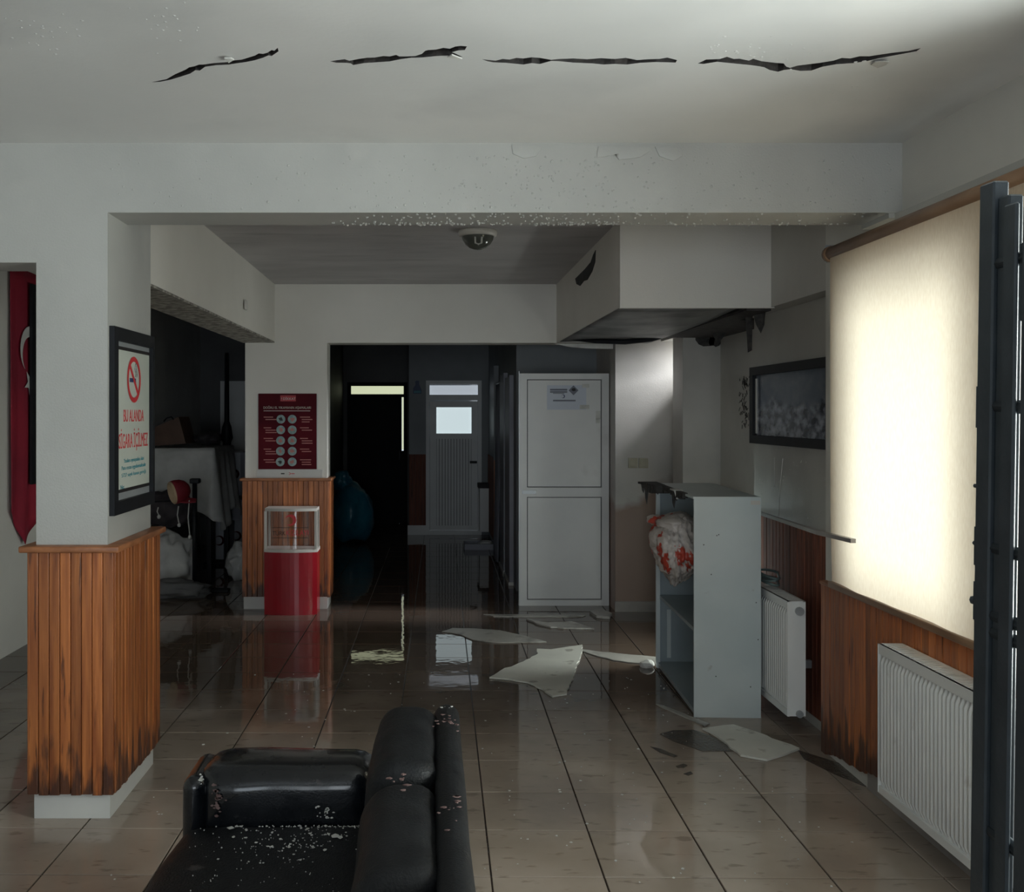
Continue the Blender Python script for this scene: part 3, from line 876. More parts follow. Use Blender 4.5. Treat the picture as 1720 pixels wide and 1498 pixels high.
for k in range(ns):
    w_ = (gx1 - gx0) / ns
    sl_.box(gx0 + k * w_ + 0.004, gx0 + (k + 1) * w_ - 0.004, Y + 0.012, Y + 0.03, ppz(883, Y), ppz(737, Y))
MB().box(gx0, gx1, Y + 0.03, Y + 0.035, ppz(883, Y), ppz(737, Y)).build('panel_back', M['pvc_line'], leaf)
sl_.build('grooved_panel', M['door_grey'], leaf)
MB().box(gx0, gx1, Y + 0.02, Y + 0.026, ppz(728, Y), ppz(684, Y)).build('pane', M['pane_cool'], leaf)
MB().box(dx0 + .05, dx1 - .05, Y + 0.02, Y + 0.026, ppz(663, Y), ppz(647, Y)).build('transom_pane', M['pane_cool2'], d1)
MB().cbox(ppx(789, Y), ppx(801, Y), Y - 0.05, Y - 0.02, ppz(778, Y), ppz(774, Y), 0.004, 1).box(ppx(799, Y), ppx(801, Y), Y - 0.03, Y, ppz(778, Y), ppz(774, Y)).build('handle', M['black'], leaf)

Y = 15.1
bx0, bx1 = -1.237, -0.338
d2 = frame_rect(MB(), bx0, bx1, Y - 0.03, Y + 0.1, 0, 2.112, 0.055).box(bx0 + .055, bx1 - .055, Y - 0.03, Y + 0.1, ppz(667, Y), ppz(662, Y))
d2 = struct(d2.build('door_2', M['black_door']), 'black door under a bright yellowish transom at the corridor end')
lf2 = MB().box(bx0 + .05, bx1 - 0.085, Y, Y + 0.045, 0.0, ppz(667, Y)).box(bx1 - .085, bx1 - .05, Y, Y + .045, 0, ppz(757, Y)).build('door_leaf', M['black_door'], d2)
MB().box(bx0 + .055, bx1 - .055, Y + .02, Y + .03, ppz(662, Y), ppz(645, Y)).build('transom_pane', M['pane_warm'], d2)
MB().box(bx1 - .082, bx1 - .058, Y + .02, Y + .03, ppz(755, Y), ppz(667, Y)).build('lit_gap', M['pane_warm'], d2)
MB().cbox(bx1 - .13, bx1 - .10, Y - 0.05, Y, 0.95, 1.10, 0.006, 1).build('handle', M['black'], lf2)
Y = 12.6
d3 = struct(frame_rect(MB(), -2.62, -1.95, Y - .02, Y + .1, 0, 2.05, 0.05).build('door_3', M['door_grey']), 'dim pale door at the back of the storage room')
MB().box(-2.57, -2.0, Y + .01, Y + .05, 0.01, 2.0).build('door_leaf', M['door_grey'], d3)


# ------------------------------------------------------------------ lettering
def text(s, size, m, parent, loc, rot, width=None, align='CENTER', height=None, name='lettering', ext=0.0006):
    c = bpy.data.curves.new('t', 'FONT')
    c.body = s
    c.size = size
    c.align_x = align
    c.align_y = 'CENTER'
    c.extrude = ext
    o = bpy.data.objects.new('t', c)
    COL.objects.link(o)
    bpy.context.view_layer.update()
    me = bpy.data.meshes.new_from_object(o.evaluated_get(bpy.context.evaluated_depsgraph_get()))
    bpy.data.objects.remove(o)
    me.name = name
    xs = [v.co.x for v in me.vertices]
    ys = [v.co.y for v in me.vertices]
    w_, h_ = max(xs) - min(xs), max(ys) - min(ys)
    cy = (max(ys) + min(ys)) / 2
    fx = width / w_ if width else 1
    fy = height / h_ if height else (fx if width else 1)
    for v in me.vertices:
        v.co.x *= fx
        v.co.y = (v.co.y - cy) * fy
    me.materials.clear()
    me.materials.append(m)
    o = bpy.data.objects.new(name, me)
    COL.objects.link(o)
    o.rotation_euler = rot
    if parent is not None:
        o.parent = parent
        o.location = Vector(loc) - wloc(parent)
    else:
        o.location = loc
    return o


ROT_F = (PI / 2, 0, 0)          # faces the entrance
ROT_R = (PI / 2, 0, PI / 2)     # faces +X


def flat(pts2, origin, ux, uy, t):
    """2-D outline on a plane, pushed out by t"""
    origin, ux, uy = Vector(origin), Vector(ux), Vector(uy)
    n_ = ux.cross(uy)
    return [origin + ux * x + uy * y for x, y in pts2], n_ * t


def crescent_pts(r, gap=0.2, inner=0.8, ang=0.0, n=26):
    ri, dx = r * inner, r * gap * 1.25
    # intersection of the two circles
    x = (r * r - ri * ri + dx * dx) / (2 * dx)
    a1 = math.acos(max(-1, min(1, x / r)))
    a2 = math.acos(max(-1, min(1, (x - dx) / ri)))
    o_ = [(r * math.cos(a1 + (2 * PI - 2 * a1) * k / n), r * math.sin(a1 + (2 * PI - 2 * a1) * k / n)) for k in range(n + 1)]
    i_ = [(dx + ri * math.cos(2 * PI - a2 - (2 * PI - 2 * a2) * k / n), ri * math.sin(2 * PI - a2 - (2 * PI - 2 * a2) * k / n)) for k in range(1, n)]
    c, s = math.cos(ang), math.sin(ang)
    return [(x * c - y * s, x * s + y * c) for x, y in o_ + i_]


def star_pts(r, ang=0.0):
    return [((r if k % 2 == 0 else r * 0.382) * math.cos(ang + PI * k / 5), (r if k % 2 == 0 else r * 0.382) * math.sin(ang + PI * k / 5)) for k in range(10)]


def ring(mb, origin, ux, uy, r0, r1, t, n=40):
    origin, ux, uy = Vector(origin), Vector(ux), Vector(uy)
    nn = ux.cross(uy) * t
    vs = []
    for k in range(n):
        d = ux * math.cos(2 * PI * k / n) + uy * math.sin(2 * PI * k / n)
        vs += [origin + d * r0 + nn, origin + d * r1 + nn]
    return mb.add(vs, [(2 * k, 2 * k + 1, (2 * k + 3) % (2 * n), (2 * k + 2) % (2 * n)) for k in range(n)])


# ------------------------------------------------------------------ no smoking sign on the pillar
XS = -1.31
sg = thing('no_smoking_sign', 'black framed no smoking sign hanging on the white pillar', 'sign', (XS, 4.41, 1.22))
frame = MB()
sy0, sy1, sz0, sz1 = 4.11, 4.712, 1.222, 2.0
for a0, a1, z0, z1 in ((sy0, sy1, sz0, sz0 + .055), (sy0, sy1, sz1 - .055, sz1), (sy0, sy0 + .055, sz0 + .055, sz1 - .055), (sy1 - .03, sy1, sz0 + .055, sz1 - .055)):
    frame.box(XS, XS + 0.022, a0, a1, z0, z1)
frame.build('frame', M['black'], sg)
MB().box(XS, XS + 0.004, sy0 + .05, sy1 - .025, sz0 + .05, sz1 - .05).build('silver_mount', M['silver'], sg)
MB().box(XS + .004, XS + 0.006, sy0 + .085, sy1 - .035, sz0 + .085, sz1 - .075).build('black_mount', M['black_print'], sg)
MB().box(XS + .006, XS + 0.008, sy0 + .092, sy1 - .045, sz0 + .10, sz1 - .09).build('sheet', M['sign'], sg)
xf = XS + 0.0085
cy, cz = 4.425, 1.79
uy, uz = (0, 1, 0), (0, 0, 1)
rg = ring(MB(), (xf, cy, cz), uy, uz, 0.079, 0.101, 0.0012)
c45 = math.radians(-45)
pts, d = flat([(x * math.cos(c45) - y * math.sin(c45), x * math.sin(c45) + y * math.cos(c45)) for x, y in ((-.082, -.009), (.082, -.009), (.082, .009), (-.082, .009))], (xf, cy, cz), uy, uz, 0.0015)
rg.prism(pts, d)
rg.build('prohibition_ring', M['red_print'], sg)
cg = MB()
for x0_, x1_ in ((-.062, -.012), (-.004, .03)):
    pts, d = flat([(x0_, -.012), (x1_, -.012), (x1_, .006), (x0_, .006)], (xf, cy, cz), uy, uz, 0.001)
    cg.prism(pts, d)
cg.build('cigarette', M['navy_print'], sg)
sm = MB()
for k in range(2):
    sm.tube([(xf + .0005, cy + .02 + .02 * k + .008 * math.sin(j * 1.5), cz + .012 + j * .012) for j in range(6)], 0.0015, 4)
sm.build('smoke_curl', M['grey_print'], sg)
text('BU ALANDA', 0.05, M['red_print'], sg, (xf, cy, 1.632), ROT_R, width=0.30, height=0.052)
text('S\u0130GARA \u0130\u00c7\u0130LMEZ', 0.06, M['red_print'], sg, (xf, cy, 1.527), ROT_R, width=0.43, height=0.098)
for k, s_ in enumerate(('Yasalara uymayanlara idari', 'Para cezas\u0131 uygulanmaktad\u0131r', '5727 say\u0131l\u0131 kanun gere\u011fi')):
    text(s_, 0.02, M['teal_print'], sg, (xf, cy + .005, 1.437 - .03 * k), ROT_R, width=0.36 if k else 0.30, height=0.022)
text('No:', 0.02, M['teal_print'], sg, (xf, 4.26, 1.33), ROT_R, width=0.05, height=0.018)

# ------------------------------------------------------------------ poster on the back pillar
YP = 8.50
pt = thing('handwashing_poster', 'dark red hand washing poster with ten round pictures on the pillar', 'poster', (-1.2, YP, 1.10))
px0, px1 = ppx(434, YP), ppx(532, YP)
MB().box(px0 - .012, px1 + .05, YP - .003, YP, 1.10, 1.17).box(px0 - 0.01, px1 + 0.012, YP - .002, YP, 1.16, ppz(662, YP)).build('paper', M['plinth'], pt)
MB().box(px0, px1, YP - .0045, YP - .002, ppz(788, YP), ppz(661, YP)).build('printed_sheet', M['poster'], pt)
yf = YP - 0.0055
pcx = (px0 + px1) / 2
MB().box(ppx(471, YP), ppx(497, YP), yf, yf + .001, ppz(674, YP), ppz(664, YP)).build('red_tag', M['poster_red'], pt)
text('! D\u0130KKAT', 0.04, M['white_print'], pt, (ppx(484.5, YP), yf - .0008, ppz(669, YP)), ROT_F, width=0.12)
text('DO\u011eRU EL YIKAMANIN A\u015eAMALARI', 0.04, M['white_print'], pt, (ppx(482.5, YP), yf, ppz(684.5, YP)), ROT_F, width=0.40, height=0.033)
MB().box(ppx(443, YP), ppx(521, YP), yf, yf + .001, ppz(690.5, YP), ppz(689.5, YP)).build('rule', M['white_print'], pt)
for r_ in range(5):
    zc = ppz(704 + 17.9 * r_, YP)
    for s_, cxp in ((-1, 472 - 0.3 * r_), (1, 491)):
        dc = MB()
        dc.prism([Vector((ppx(cxp, YP) + 0.037 * math.cos(2 * PI * k / 20), yf + .001, zc + 0.037 * math.sin(2 * PI * k / 20))) for k in range(20)], (0, -.001, 0))
        disc = dc.build('round_picture', M['poster_disc'], pt)
        hd = MB()
        a0 = random.uniform(0, 6)
        hd.prism([Vector((ppx(cxp, YP) + random.uniform(0.010, 0.026) * math.cos(2 * PI * k / 9 + a0), yf - .0006, zc + random.uniform(0.008, 0.022) * math.sin(2 * PI * k / 9 + a0))) for k in range(9)], (0, -.0006, 0))
        hd.build('hand_drawing', M['black_print'] if (r_ in (0, 4) and s_ < 0) else M['skin_print'], disc)
        ln = MB()
        for q_ in range(2 + (r_ + (s_ > 0)) % 2):
            xa = ppx(443, YP) + (0.015 if q_ else 0) if s_ < 0 else ppx(504, YP) + (0.015 if q_ else 0)
            wl = random.uniform(0.06, 0.095)
            ln.box(xa, xa + wl, yf, yf + .001, zc + .018 - q_ * .02 - .004, zc + .018 - q_ * .02 + .003)
        ln.build('small_print', M['skin_print'], pt)
pts, d = flat(crescent_pts(0.011, ang=PI), (ppx(486, YP), YP - .004, 1.135), (1, 0, 0), (0, 0, 1), 0.001)
MB().prism(pts, d).build('small_logo', M['red_print'], pt)
MB().box(ppx(472, YP), ppx(478, YP), YP - .004, YP - .003, 1.13, 1.14).build('small_logo', M['black_print'], pt)
MB().box(ppx(489, YP), ppx(495, YP), YP - .004, YP - .003, 1.132, 1.138).build('small_logo', M['red_print'], pt)

# ------------------------------------------------------------------ donation box
DX, DY = (443 + 532) / 2, 8.20
cx0 = ppx(487.5, 8.2)
db = thing('donation_box', 'red donation box with clear front window standing before the pillar', 'donation box', (cx0, 8.31, 0))


def bow(hw, dep, n=12):
    """front outline: bowed arc from -hw to hw"""
    return [(cx0 - hw + 2 * hw * k / n, 8.23 - dep * math.sin(PI * k / n) ** 0.8) for k in range(n + 1)]


def bow_prism(mb, hw, dep, yb, z0, z1):
    o_ = bow(hw, dep) + [(cx0 + hw, yb), (cx0 - hw, yb)]
    return mb.prism([Vector((x, y, z0)) for x, y in o_], (0, 0, z1 - z0))


o = bow_prism(MB(), 0.216, 0.045, 8.43, 0.0, 0.51)
o = o.build('red_base', M['red'], db)
q = MB()
bow_prism(q, 0.219, 0.048, 8.43, 0.51, 0.535)
bow_prism(q, 0.212, 0.045, 8.43, 0.845, 0.868)
for s_ in (-1, 1):
    q.box(cx0 + s_ * 0.205 - .010, cx0 + s_ * 0.205 + .010, 8.215, 8.245, 0.535, 0.845)
    q.box(cx0 + s_ * 0.205 - .008, cx0 + s_ * 0.205 + .008, 8.41, 8.43, 0.535, 0.845)
q.build('window_frame', M['pale_frame'], db)
arc = bow(0.198, 0.038)
q = MB().add([Vector((x, y, z)) for x, y in arc for z in (0.537, 0.843)], [(2 * k, 2 * k + 2, 2 * k + 3, 2 * k + 1) for k in range(len(arc) - 1)], True)
q.build('clear_front', M['acrylic'], db)
pts, d = flat(crescent_pts(0.046, ang=PI + 0.3, gap=0.26, inner=0.72), (cx0 + 0.005, 8.188, 0.775), (1, 0, 0), (0, 0, 1), 0.002)
MB().prism(pts, d).build('crescent_logo', M['red_print'], db)
text('T\u00dcRK', 0.05, M['black_print'], db, (cx0 - 0.09, 8.186, 0.672), ROT_F, width=0.105, height=0.042)
text('KIZILAYI', 0.05, M['red_print'], db, (cx0 + 0.06, 8.186, 0.672), ROT_F, width=0.18, height=0.042)
MB().box(cx0 - .15, cx0 + .15, 8.187, 8.189, 0.712, 0.716).box(cx0 - .15, cx0 + .15, 8.187, 8.189, 0.628, 0.632).build('printed_rules', M['black_print'], db)

# ------------------------------------------------------------------ ceiling lamp
lc = Vector((0.287, 6.02, ZC - 0.006))
lp = thing('ceiling_lamp', 'round ceiling lamp with dark smoked glass bowl and white rim', 'lamp', lc)
MB().lathe(lc, [(0.02, 0), (0.116, 0), (0.118, -0.012), (0.112, -0.032), (0.098, -0.036), (0.02, -0.036)]).build('rim', M['pale_frame'], lp)
MB().lathe(lc, [(0.098, -0.034), (0.092, -0.055), (0.075, -0.082), (0.05, -0.102), (0.022, -0.112), (0.001, -0.114)]).build('glass_bowl', M['lampglass'], lp)
MB().tube([lc + Vector((-0.02, -0.088, -0.05)), lc + Vector((-0.018, -0.078, -0.085)), lc + Vector((0.0, -0.068, -0.092)), lc + Vector((0.018, -0.078, -0.085)), lc + Vector((0.02, -0.088, -0.05))], 0.006, 6).build('bulb_tube', M['bulb'], lp)

# ------------------------------------------------------------------ loose white door leaf
YD = 8.60
w0, w1, zt = ppx(873, YD), ppx(1023, YD), 1.985
ld = thing('loose_door_leaf', 'loose white two panel door leaf standing in the corridor opening', 'door leaf', ((w0 + w1) / 2, YD + .02, 0))
q = MB()
z_a, z_b, z_c, z_d = 0.05, 0.93, 1.01, 1.935
st = 0.062
for z0, z1 in ((0, z_a), (z_b, z_c), (z_d, zt)):
    q.box(w0 + st, w1 - st, YD, YD + 0.045, z0, z1)
q.box(w0, w0 + st, YD, YD + 0.045, 0, zt).box(w1 - st, w1, YD, YD + 0.045, 0, zt)
q.build('frame', M['pvc'], ld)
for z0, z1 in ((z_a, z_b), (z_c, z_d)):
    MB().box(w0 + st + .008, w1 - st - .008, YD + .010, YD + .035, z0 + .008, z1 - .008).build('panel', M['pvc'], ld)
    MB().box(w0 + st, w1 - st, YD + .022, YD + .03, z0, z1).build('panel_gasket', M['pvc_line'], ld)
MB().box(w0 + .02, w0 + .14, YD - .004, YD, 0.955, 0.985).build('lock_plate', M['silver'], ld)
MB().box(w0 - .008, w0 - .0005, YD + .002, YD + .043, 0, zt + .02).build('edge_strip', M['silver'], ld)
MB().box(ppx(1001, YD), ppx(1009, YD), YD - .001 + .010, YD + .011, ppz(704, YD), ppz(690, YD)).build('white_sticker', M['flake'], ld)
q = MB().box(ppx(1001, YD), ppx(1008, YD), YD + .009, YD + .011, ppz(711, YD), ppz(703, YD)).build('white_sticker', M['flake'], ld)
nz0, nz1 = ppz(688, YD), ppz(647, YD)
npx = thing('notice_paper', 'white paper notice with grey diamond taped to the loose door', 'notice', (ppx(949, YD), YD + .008, nz0))
MB().box(ppx(919, YD), ppx(985, YD), YD + .0065, YD + .009, nz0, nz1).build('sheet', M['paper'], npx)
q = MB()
for xa, xb, ya, yb in ((924, 953, 653, 656), (924, 953, 657, 659.5), (929, 948, 660, 661.2), (929, 967, 671.5, 674)):
    q.box(ppx(xa, YD), ppx(xb, YD), YD + .0052, YD + .0066, ppz(yb, YD), ppz(ya, YD))
q.build('printed_lines', M['grey_print'], npx)
pts, d = flat(crescent_pts(0.016, ang=PI, inner=0.75), (ppx(946, YD), YD + .006, ppz(665.5, YD)), (1, 0, 0), (0, 0, 1), 0.001)
MB().prism(pts, d).build('crescent_mark', M['navy_print'], npx)
c_ = (ppx(963.5, YD), YD + .006, ppz(655.5, YD))
pts, d = flat([(0.042, 0), (0, 0.042), (-0.042, 0), (0, -0.042)], c_, (1, 0, 0), (0, 0, 1), 0.001)
dia = MB().prism(pts, d).build('hazard_diamond', M['grey_print'], npx)
pts, d = flat([(0.022, -.004), (0.01, 0.016), (-0.012, 0.012), (-0.018, -.002), (0, -0.012)], (c_[0], YD + .0045, c_[2] + .004), (1, 0, 0), (0, 0, 1), 0.001)
MB().prism(pts, d).build('diamond_symbol', M['black_print'], dia)
for xa, ya, xb, yb in ((978, 645, 990, 651), (974, 680, 990, 687)):
    MB().box(ppx(xa, YD), ppx(xb, YD), YD + .0045, YD + .006, ppz(yb, YD), ppz(ya, YD)).build('tape', M['flake'], npx)

# light switches
for k, (xa, lab) in enumerate(((1055, 'yellowed double light switch nearer the loose white door'), (1072.5, 'yellowed double light switch nearer the grey column'))):
    x0_, x1_ = ppx(xa, 8.35), ppx(xa + 16, 8.35)
    t = thing('light_switch', lab, 'switch', ((x0_ + x1_) / 2, 8.35, ppz(786, 8.35)), 'light switches on the damp wall')
    MB().cbox(x0_, x1_, 8.338, 8.35, ppz(786, 8.35), ppz(769, 8.35), 0.003, 1).build('plate', M['tarnish'], t)
    MB().cbox(x0_ + .012, x1_ - .012, 8.332, 8.338, ppz(784, 8.35), ppz(772, 8.35), 0.002, 1).build('rocker', M['tarnish'], t)

# ------------------------------------------------------------------ framed panorama on the recessed wall
XF = 2.03
fr = thing('framed_picture', 'wide black framed dusky landscape picture on the grey wall', 'picture', (XF, 5.6, 1.46))
fy0, fy1, fz0, fz1 = 4.965, 6.22, 1.46, 1.925
q = MB()
for a0, a1, z0, z1 in ((fy0, fy1, fz0, fz0 + .05), (fy0, fy1, fz1 - .05, fz1), (fy0, fy0 + .06, fz0 + .05, fz1 - .05), (fy1 - .06, fy1, fz0 + .05, fz1 - .05)):
    q.box(1.975, XF, a0, a1, z0, z1)
q.build('frame', M['black'], fr)
MB().box(2.0, XF - .002, fy0 + .05, fy1 - .05, fz0 + .04, fz1 - .04).build('photograph', M['photo'], fr)
MB().box(1.992, 2.0, fy1 - .075, fy1 - .06, fz0 + .06, fz1 - .07).build('highlight_strip', M['pale_frame'], fr)  # pale strip painted as the highlight inside the frame

# ------------------------------------------------------------------ radiators
def radiator(name, label, x0, x1, y0, y1, z0, z1, ribs):
    t = thing(name, label, 'radiator', ((x0 + x1) / 2, (y0 + y1) / 2, z0), 'white panel radiators')
    q = MB()
    q.box(x0 + .012, x0 + .022, y0 + .01, y1 - .01, z0 + .01, z1 - .01)
    pitch = (y1 - y0 - .03) / ribs
    for k in range(ribs):
        yc = y0 + .015 + (k + .5) * pitch
        za, zb_ = z0 + .035, z1 - .045
        hw = pitch * 0.33
        vs = []
        for z, ins in ((za, 0), (za + .025, 1), (zb_ - .025, 1), (zb_, 0)):
            xx = x0 + .012 - .012 * ins
            vs += [(x0 + .0125, yc - hw * 1.15, z), (xx, yc - hw * 0.6, z), (xx, yc + hw * 0.6, z), (x0 + .0125, yc + hw * 1.15, z)]
        fs = [(i * 4 + j, i * 4 + j + 1, i * 4 + j + 5, i * 4 + j + 4) for i in range(3) for j in range(3)]
        q.add(vs, fs, True)
    q.box(x0 + .002, x0 + .013, y0 + .002, y1 - .002, z0, z0 + .03).box(x0 + .002, x0 + .013, y0 + .002, y1 - .002, z1 - .04, z1)
    q.build('front_panel', M['radiator'], t, fix=False)
    MB().box(x1 - .015, x1 - .005, y0 + .01, y1 - .01, z0 + .01, z1 - .01).build('rear_panel', M['radiator'], t)
    for s_, nm in ((y0, 0), (y1 - .004, 1)):
        MB().box(x0, x1, s_, s_ + .004, z0 + .002, z1).build('side_panel', M['radiator'], t)
    MB().box(x0 + .012, x1 - .012, y0 + .01, y1 - .01, z1 - .02, z1 - .016).build('fin_core', M['radiator_gap'], t)
    g_ = MB()
    k = 0
    y = y0 + .006
    g_.box(x0, x0 + .012, y0, y1, z1 - .004, z1).box(x1 - .012, x1, y0, y1, z1 - .004, z1)
    while y < y1 - .01:
        g_.box(x0 + .012, x1 - .012, y, y + .018, z1 - .004, z1)
        y += 0.024
    g_.build('top_grille', M['radiator'], t)
    return t


r1 = radiator('radiator', 'large white radiator under the glowing roller blind', 1.80, 1.90, 3.22, 4.045, 0.12, 0.718, 28)
v_ = MB().tube([(1.85, 3.22, 0.68), (1.85, 3.17, 0.68)], 0.014, 8).tube([(1.85, 3.17, 0.70), (1.85, 3.17, 0.60)], 0.018, 8).build('valve', M['silver'], r1)
for y_ in (3.45, 3.85):
    MB().box(1.90, 1.92 - 0.019, y_, y_ + .03, 0.2, 0.6).build('bracket', M['silver'], r1)
r2 = radiator('radiator', 'small white radiator beside the pale metal cabinet', 1.812, 1.905, 5.10, 5.95, 0.105, 0.69, 26)
for zc, rr in ((0.64, 0.022), (0.12, 0.018)):
    MB().tube([(1.872, 5.10, zc), (1.872, 5.085, zc)], rr, 12).build('end_valve', M['silver'], r2)
for y_ in (5.3, 5.7):
    MB().box(1.905, 2.012, y_, y_ + .03, 0.3, 0.34).build('bracket', M['silver'], r2)
# hose coil on the far radiator
q = MB()
cpts = []
for k in range(40):
    a_ = 2 * PI * k / 13
    cpts.append((1.86 + 0.045 * math.cos(a_) + .004 * math.sin(k), 5.52 + 0.10 * math.sin(a_), 0.705 + 0.018 * (k // 13) + .03 * (0.5 + 0.5 * math.sin(a_ * 0.5 + 1))))
tag(q.tube(cpts, 0.007, 6).build('hose_coil', M['hose']), 'small coil of grey hose lying on the radiator behind the cabinet', 'hose')

# ------------------------------------------------------------------ metal cabinet
cbx, cby = 1.427, 5.43
cb = thing('metal_cabinet', 'open pale grey metal cabinet with a burnt top edge', 'cabinet', (cbx + .18, cby, 0))
L, D, H = 1.06, 0.358, 1.18
q = MB().box(cbx, cbx + D, cby, cby + .012, 0, H)
q.build('side_panel', M['cabinet'], cb)
MB().box(cbx, cbx + D, cby + L - .012, cby + L, 0, H).build('side_panel', M['cabinet_in'], cb)
MB().box(cbx + D - .01, cbx + D, cby + .012, cby + L - .012, 0, H).build('back_panel', M['cabinet_in'], cb)
MB().box(cbx, cbx + D - .01, cby + .012, cby + L - .012, 0.02, 0.045).build('bottom_shelf', M['cabinet_in'], cb)
MB().box(cbx + .01, cbx + D - .01, cby + .012, cby + L - .012, 0.455, 0.475).build('shelf', M['cabinet_in'], cb)
MB().box(cbx + .16, cbx + D - .01, cby + .012, cby + L - .012, 0.80, 0.82).build('shelf', M['cabinet_in'], cb)
MB().box(cbx - .004, cbx + D, cby, cby + L + .02, H, H + .012).build('top', M['cabinet'], cb)
MB().box(cbx - .012, cbx + .012, cby + L - .035, cby + L - .012, 0.01, H - .01).build('door_stile', M['cabinet'], cb)
q = MB()
ys = [cby + 0.2 + 0.92 * k / 16 for k in range(17)]
for k in range(16):                         # charred ragged lip and drips on the open edge
    h_ = random.uniform(0.01, 0.035) * (1.3 if k > 8 else 0.7)
    q.box(cbx - .02 - .004 * k * (k > 9), cbx + .01, ys[k], ys[k + 1], H - h_, H + .016)
q.build('burnt_edge', M['burnt'], cb)
q = MB()
for y_, h_, dx_ in ((cby + 1.12, 0.13, .07), (cby + 1.16, 0.06, .085), (cby + .52, 0.10, .015), (cby + .45, 0.05, .015), (cby + .9, .05, .04)):
    q = MB().prism([(cbx - dx_, y_, H), (cbx - dx_ + .03, y_, H), (cbx - dx_ + .022, y_, H - h_ * .6), (cbx - dx_ + .016, y_, H - h_), (cbx - dx_ + .006, y_, H - h_ * .7)], (0, .01, 0))
    q.build('burnt_drip', M['burnt'], cb)
q = MB()
q.prism([(cbx - .10, cby + 1.2, H), (cbx + .02, cby + 1.2, H), (cbx + .02, cby + .9, H), (cbx - .03, cby + .8, H), (cbx - .07, cby + 1.0, H)], (0, 0, .014))
q.build('burnt_flap', M['burnt'], cb)
MB().box(cbx - .03, cbx + .02, cby + .38, cby + .5, H + .012, H + .02).prism([(cbx - .03, cby + .38, H + .016), (cbx + .02, cby + .38, H + .016), (cbx + .01, cby + .38, H - .03), (cbx - .015, cby + .38, H - .035)], (0, .008, 0)).build('white_flake', M['flake'], cb)
MB().box(cbx + D - .055, cbx + D - .004, cby - .002, cby, H - .03, H - .008).build('maker_plate', M['pale_frame'], cb)
q = MB()
for x_, z_ in ((.12, .98), (.13, .985), (.115, .22), (.30, .165), (.34, .42), (.05, .93), (.09, .77), (.33, .62)):
    q.box(cbx + x_, cbx + x_ + .005, cby - .001, cby, z_, z_ + .006)
q.build('scuffs', M['burnt'], cb)['kind'] = 'stuff'
MB().box(cbx + .06, cbx + .085, cby + L - .016, cby + L - .012, .07, .38).build('latch_bar', M['cabinet'], cb)
cb.rotation_euler = (0, 0, math.radians(-2.2))

# striped bag bulging out of the cabinet
bg = thing('striped_bag', 'crumpled white bag with red print stuffed into the metal cabinet', 'bag', (1.485, 5.95, 0.65))


def wrinkled(name, c, sx, sy, sz, seed, parent, m_, sub=5, tap=0.5):
    bm = bmesh.new()
    bmesh.ops.create_icosphere(bm, subdivisions=sub, radius=1)
    for v in bm.verts:
        p = v.co.copy()
        a_ = math.atan2(p.y, p.x)
        q_ = Vector((math.cos(a_) * 2.6 + seed, math.sin(a_) * 2.6, p.z * 0.9 + 0.3 * math.sin(a_ * 3)))
        f = 1 + 0.20 * noise.noise(p * 1.5 + Vector((seed, 1, 0)))
        f -= 0.16 * (1 - min(1, abs(noise.noise(q_ * 1.6)) * 5))
        f -= 0.08 * (1 - min(1, abs(noise.noise(p * 4.2 + Vector((0, seed, 0)))) * 5))
        f += 0.03 * noise.noise(p * 11)
        t_ = 1 - tap * max(0, -p.z) ** 1.5
        v.co = Vector((p.x * sx * f * t_, p.y * sy * f * t_, p.z * sz * f))
    bmesh.ops.translate(bm, vec=c, verts=bm.verts)
    return MB().bm(bm, True).build(name, m_, parent)


wrinkled('body', (1.455, 5.93, 0.835), 0.15, 0.27, 0.205, 3.1, bg, M['bag_white'])
wrinkled('folded_top', (1.47, 5.98, 0.985), 0.13, 0.22, 0.07, 6.3, bg, M['bag_white'], 4, 0.1)
wrinkled('knotted_end', (1.375, 6.12, 0.995), 0.06, 0.08, 0.032, 8.2, bg, M['bag_white'], 3, 0.1)

# ------------------------------------------------------------------ roller blind
XB = 1.80
rb = thing('roller_blind', 'glowing cream roller blind drawn down over the window', 'blind', (XB, 3.5, 0.88))
MB().tube([(XB + .02, 2.45, 2.365), (XB + .02, 4.55, 2.365)], 0.032, 14).build('roller_tube', M['brass'], rb)
MB().tube([(XB + .02, 4.55, 2.365), (XB + .02, 4.585, 2.365)], 0.036, 14).build('end_cap', M['brass'], rb)
MB().box(XB + .005, XR, 4.588, 4.60, 2.33, 2.41).build('bracket', M['silver'], rb)


def cloth(u, v):
    y = 2.47 + (4.525 - 2.47) * u
    z = 0.885 + (2.35 - 0.885) * v
    x = XB + 0.006 * math.sin(y * 7 + z) * (1 - v) + 0.004 * math.sin(y * 17 + 2.1 * z) * (1 - v)
    if u > 0.985 and v < 0.2:
        y -= 0.01 * (0.2 - v) * 5
    return Vector((x, y, z))


MB().grid(cloth, 60, 24).build('blind_cloth', M['blind'], rb)
MB().cbox(XB - .012, XB + .012, 2.47, 4.525, 0.862, 0.89, 0.005, 2).build('bottom_bar', M['brass'], rb)

